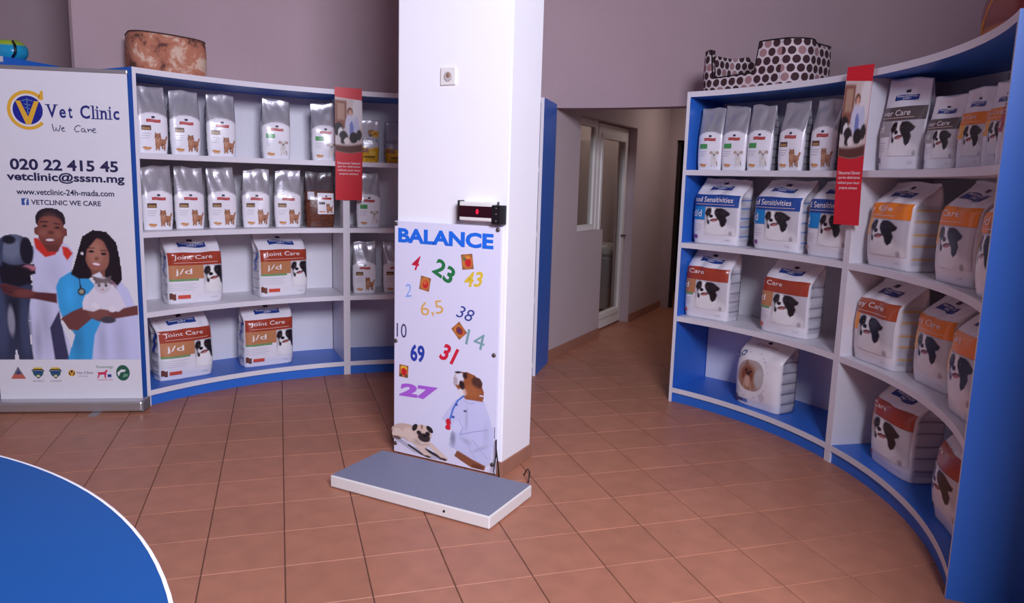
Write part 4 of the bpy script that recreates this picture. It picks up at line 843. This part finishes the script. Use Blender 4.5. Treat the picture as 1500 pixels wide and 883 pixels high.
def card(x, z, s, rot, kind):
    p = Pic(18, 18, -1, 1, -1, 1, (150, 96, 60)); p.ell(0, 0, .95, .95, (206, 128, 60), soft=.5); p.ell(.1, -.1, .55, .6, (200, 40, 48), soft=.3)
    if kind == 0: p.ell(-.5, .4, .25, .25, (90, 120, 80)).ell(.2, .5, .3, .2, (230, 150, 60))
    if kind == 1: p.ell(0, .1, .22, .22, (230, 150, 70)).ell(0, .1, .12, .12, (200, 40, 50))
    if kind == 2: p.ell(0, 0, .6, .6, (130, 60, 60)).ell(0, 0, .25, .25, (90, 50, 120)).ell(-.5, .5, .2, .2, (210, 130, 60))
    if kind == 3: p.ell(0, .55, .7, .3, (236, 196, 60)).ell(0, -.05, .5, .6, (206, 30, 44)).ell(-.6, -.7, .3, .25, (80, 70, 60)).ell(.6, -.7, .3, .25, (90, 80, 70))
    U, W_, F, c = p.geo(); q = rot2(np.stack([(U-.5)*s, (W_-.5)*s*1.15], 1), rot)+np.array([x, z]); return mesh('picture_card', np.stack([q[:, 0], np.full(len(q), YP), q[:, 1]], 1), F, PRINT, BD, col=c)
card(-.209, 1.076, .066, 8, 0); card(-.459, .945, .062, -10, 1); card(-.249, .724, .062, 42, 2); card(-.589, .466, .058, -2, 3)
# the two printed dogs, painted in crop coordinates (x right, y down)
p = Pic(84, 64, 30, 450, 770, 455); tan = (206, 178, 166); tl = (226, 202, 190); bk = (44, 34, 40)
p.poly([(60, 660), (100, 640), (200, 690), (300, 690), (440, 748), (330, 765), (200, 740)], (186, 184, 206)).line([(165, 685), (270, 745)], 16, bk).line([(290, 690), (420, 745)], 24, bk)
p.ell(150, 565, 105, 72, tan).ell(80, 600, 42, 52, tl).ell(75, 638, 30, 16, (120, 96, 92)).ell(190, 590, 80, 70, tl, soft=.4).ell(250, 620, 72, 66, tl).line([(230, 660), (305, 742)], 46, tl).line([(320, 640), (425, 735)], 40, tl).ell(410, 742, 28, 12, (70, 58, 60)).ell(300, 750, 26, 10, (70, 58, 60))
p.tone(220, 640, 40, 40, .85).tone(110, 640, 60, 30, .85).ell(265, 548, 66, 76, (222, 196, 182)).ell(207, 512, 17, 36, bk, rot=20).ell(315, 503, 20, 34, bk, rot=-35).ell(275, 588, 44, 38, (58, 44, 48), soft=.25).ell(238, 553, 17, 20, (40, 30, 34), soft=.3).ell(300, 548, 17, 20, (40, 30, 34), soft=.3).ell(258, 495, 6, 22, (140, 96, 84), soft=.6).ell(278, 572, 16, 9, (26, 20, 24)).ell(45, 570, 10, 26, tan).line([(212, 620), (250, 660), (310, 640)], 8, (190, 164, 152))
p.flat('pug_print', -.672, -.300, .012, .205, YP, BD)
p = Pic(72, 150, 388, 745, 848, 95); brn = (156, 88, 52); wht = (226, 222, 236)
p.poly([(500, 725), (600, 760), (692, 800), (685, 842), (600, 838), (550, 815), (480, 775)], (140, 84, 58)).ell(640, 820, 40, 16, (110, 62, 46), soft=.5)
p.poly([(540, 300), (672, 312), (705, 400), (738, 520), (735, 640), (722, 770), (690, 802), (600, 772), (520, 735), (440, 708), (452, 610), (470, 560), (430, 530), (392, 500), (430, 430), (478, 340)], (206, 206, 240))
p.tone(470, 640, 26, 90, .62).tone(560, 640, 60, 30, .86, 30).tone(650, 680, 90, 20, .88, -35).tone(560, 470, 14, 140, .86).tone(690, 560, 30, 150, .93).line([(515, 600), (620, 550), (700, 520)], 7, (166, 166, 210)).line([(540, 330), (580, 345), (610, 330)], 6, (176, 176, 214)).ell(500, 540, 34, 52, (216, 216, 246), rot=20).line([(520, 600), (535, 540), (510, 490)], 5, (160, 160, 206)).line([(600, 620), (700, 740)], 6, (180, 180, 220)).line([(560, 650), (620, 760)], 6, (182, 182, 222)).ell(550, 408, 12, 7, (80, 80, 120))
p.poly([(475, 140), (510, 112), (560, 104), (610, 122), (645, 160), (672, 240), (668, 312), (550, 316), (515, 270), (480, 225), (466, 185)], brn).ell(505, 165, 32, 50, wht, rot=15, soft=.3).ell(480, 190, 16, 36, (186, 170, 178), soft=.4).ell(530, 265, 30, 30, (232, 226, 234), soft=.4).ell(525, 212, 18, 34, (50, 34, 38), rot=-10, soft=.3).ell(545, 135, 16, 26, (60, 40, 40), soft=.3).ell(625, 175, 34, 44, (84, 50, 42), rot=-20, soft=.4).ell(498, 118, 26, 10, (60, 50, 60), rot=-15).ell(590, 250, 50, 50, (176, 104, 62), soft=.7, op=.7).ell(655, 270, 16, 5, wht)
p.line([(540, 292), (500, 335), (468, 410), (448, 500)], 11, (70, 116, 206)).ell(490, 370, 10, 11, (60, 90, 170)).ell(470, 472, 10, 11, (60, 90, 170)).ell(438, 520, 17, 30, (218, 30, 54)).ell(436, 562, 20, 22, (218, 30, 54))
p.flat('bulldog_print', -.350, -.030, .012, .525, YP, BD)
for k in range(5): flat_poly([(-.034, .20+.012*k), (-.028, .20+.012*k), (-.028, .208+.012*k), (-.034, .208+.012*k)], (90, 88, 110), BD, YP, 'credit_print')
# weight display
DS = thing('weight_display', 'small black and white scale display with red digit above the poster board', 'display'); DS.matrix_world = pilm()
box('housing', -.245, -.062, -.052, 0, 1.280, 1.372, M_PVC, DS, bevel=.006); box('end_cap', -.253, -.245, -.056, 0, 1.277, 1.377, M_BLACK, DS, bevel=.003); box('side_block', -.062, -.008, -.056, 0, 1.268, 1.360, M_BLACK, DS, bevel=.004)
sc_ = box('screen', -.244, -.060, -.055, -.050, 1.299, 1.352, mat('dark_red_screen', (44, 6, 20), .25), DS)
flat_text('0', -.140, 1.326, .014, .022, (255, 30, 60), DS, -.0556, .03, name='lit_digit', m=mat('red_led', (255, 20, 50), .4, emit=3))
for z in (1.345, 1.318, 1.285):
    o = lathe('screw', [(.005, 0), (.005, .003), (.003, .004)], M_SCREW, DS, 10); o.rotation_euler = (R(90), 0, 0); o.location = (-.036, -.056, z)
box('top_bracket', -.045, -.038, -.03, -.02, 1.36, 1.376, M_SCREW, DS)
# socket
SK = thing('power_socket', 'white power socket plate high on the pillar front', 'socket'); SK.matrix_world = pilm()
box('plate', -.392, -.306, -.009, 0, 1.928, 2.012, M_PVC, SK, bevel=.004)
o = lathe('socket_well', [(.024, 0), (.024, .0015), (.021, .002)], mat('socket_grey', (190, 180, 178), .6), SK, 24); o.rotation_euler = (R(90), 0, 0); o.location = (-.347, -.009, 1.968)
o = lathe('socket_hood', [(.012, 0), (.012, .003), (.010, .004)], mat('socket_brown', (150, 120, 100), .6), SK, 16); o.rotation_euler = (R(90), 0, 0); o.location = (-.345, -.0095, 1.975)
# loose cables at the foot of the pillar
def wp(x, y, z): return tuple((pilm()@Vector((x, y, z)))[:])
tag(tube('power_cable', [wp(.005, -.03, .006), wp(.01, -.06, .10), wp(-.005, -.05, .16), wp(-.012, -.04, .20), wp(-.012, -.035, .13), wp(-.005, -.07, .05), wp(.02, -.10, .012)], .0035, M_BLACK), 'black cable looping beside the lower right corner of the poster board', 'cable')
tag(tube('power_cable', [wp(.10, .06, .005), wp(.115, .05, .035), wp(.135, .03, .055), wp(.155, .01, .05), wp(.162, -.01, .02), wp(.163, -.02, .005)], .0035, M_BLACK), 'short black cable loop on the floor right of the pillar', 'cable')

# ================================================================== COUNTER IN THE FOREGROUND
CT = thing('reception_counter', 'round blue-topped counter with white edge in the lower left foreground', 'counter', (-1.52, .325, 0))
RC = 1.242; ZT = .90
lathe('top', [(.02, ZT-.03), (RC-.004, ZT-.03), (RC-.004, ZT), (.02, ZT)], M_BLUEDK, CT, 128, False); 
V = []; F = []; n = 160
for k in range(n):
    a = 2*math.pi*k/n
    for r, z in ((RC-.004, ZT-.034), (RC, ZT-.034), (RC, ZT-.001), (RC-.001, ZT+.0006), (RC-.006, ZT+.0006)): V.append((r*math.cos(a), r*math.sin(a), z))
for k in range(n):
    j = (k+1) % n
    for i in range(4): F.append((k*5+i, j*5+i, j*5+i+1, k*5+i+1))
mesh('edge_band', V, F, M_WHITE, CT, True)
lathe('body', [(RC-.22, .08), (RC-.22, ZT-.034), (RC-.23, ZT-.034)], M_WHITE, CT, 96, True); lathe('plinth', [(RC-.26, 0), (RC-.26, .08), (RC-.27, .08)], M_BLUEDK, CT, 96, True)
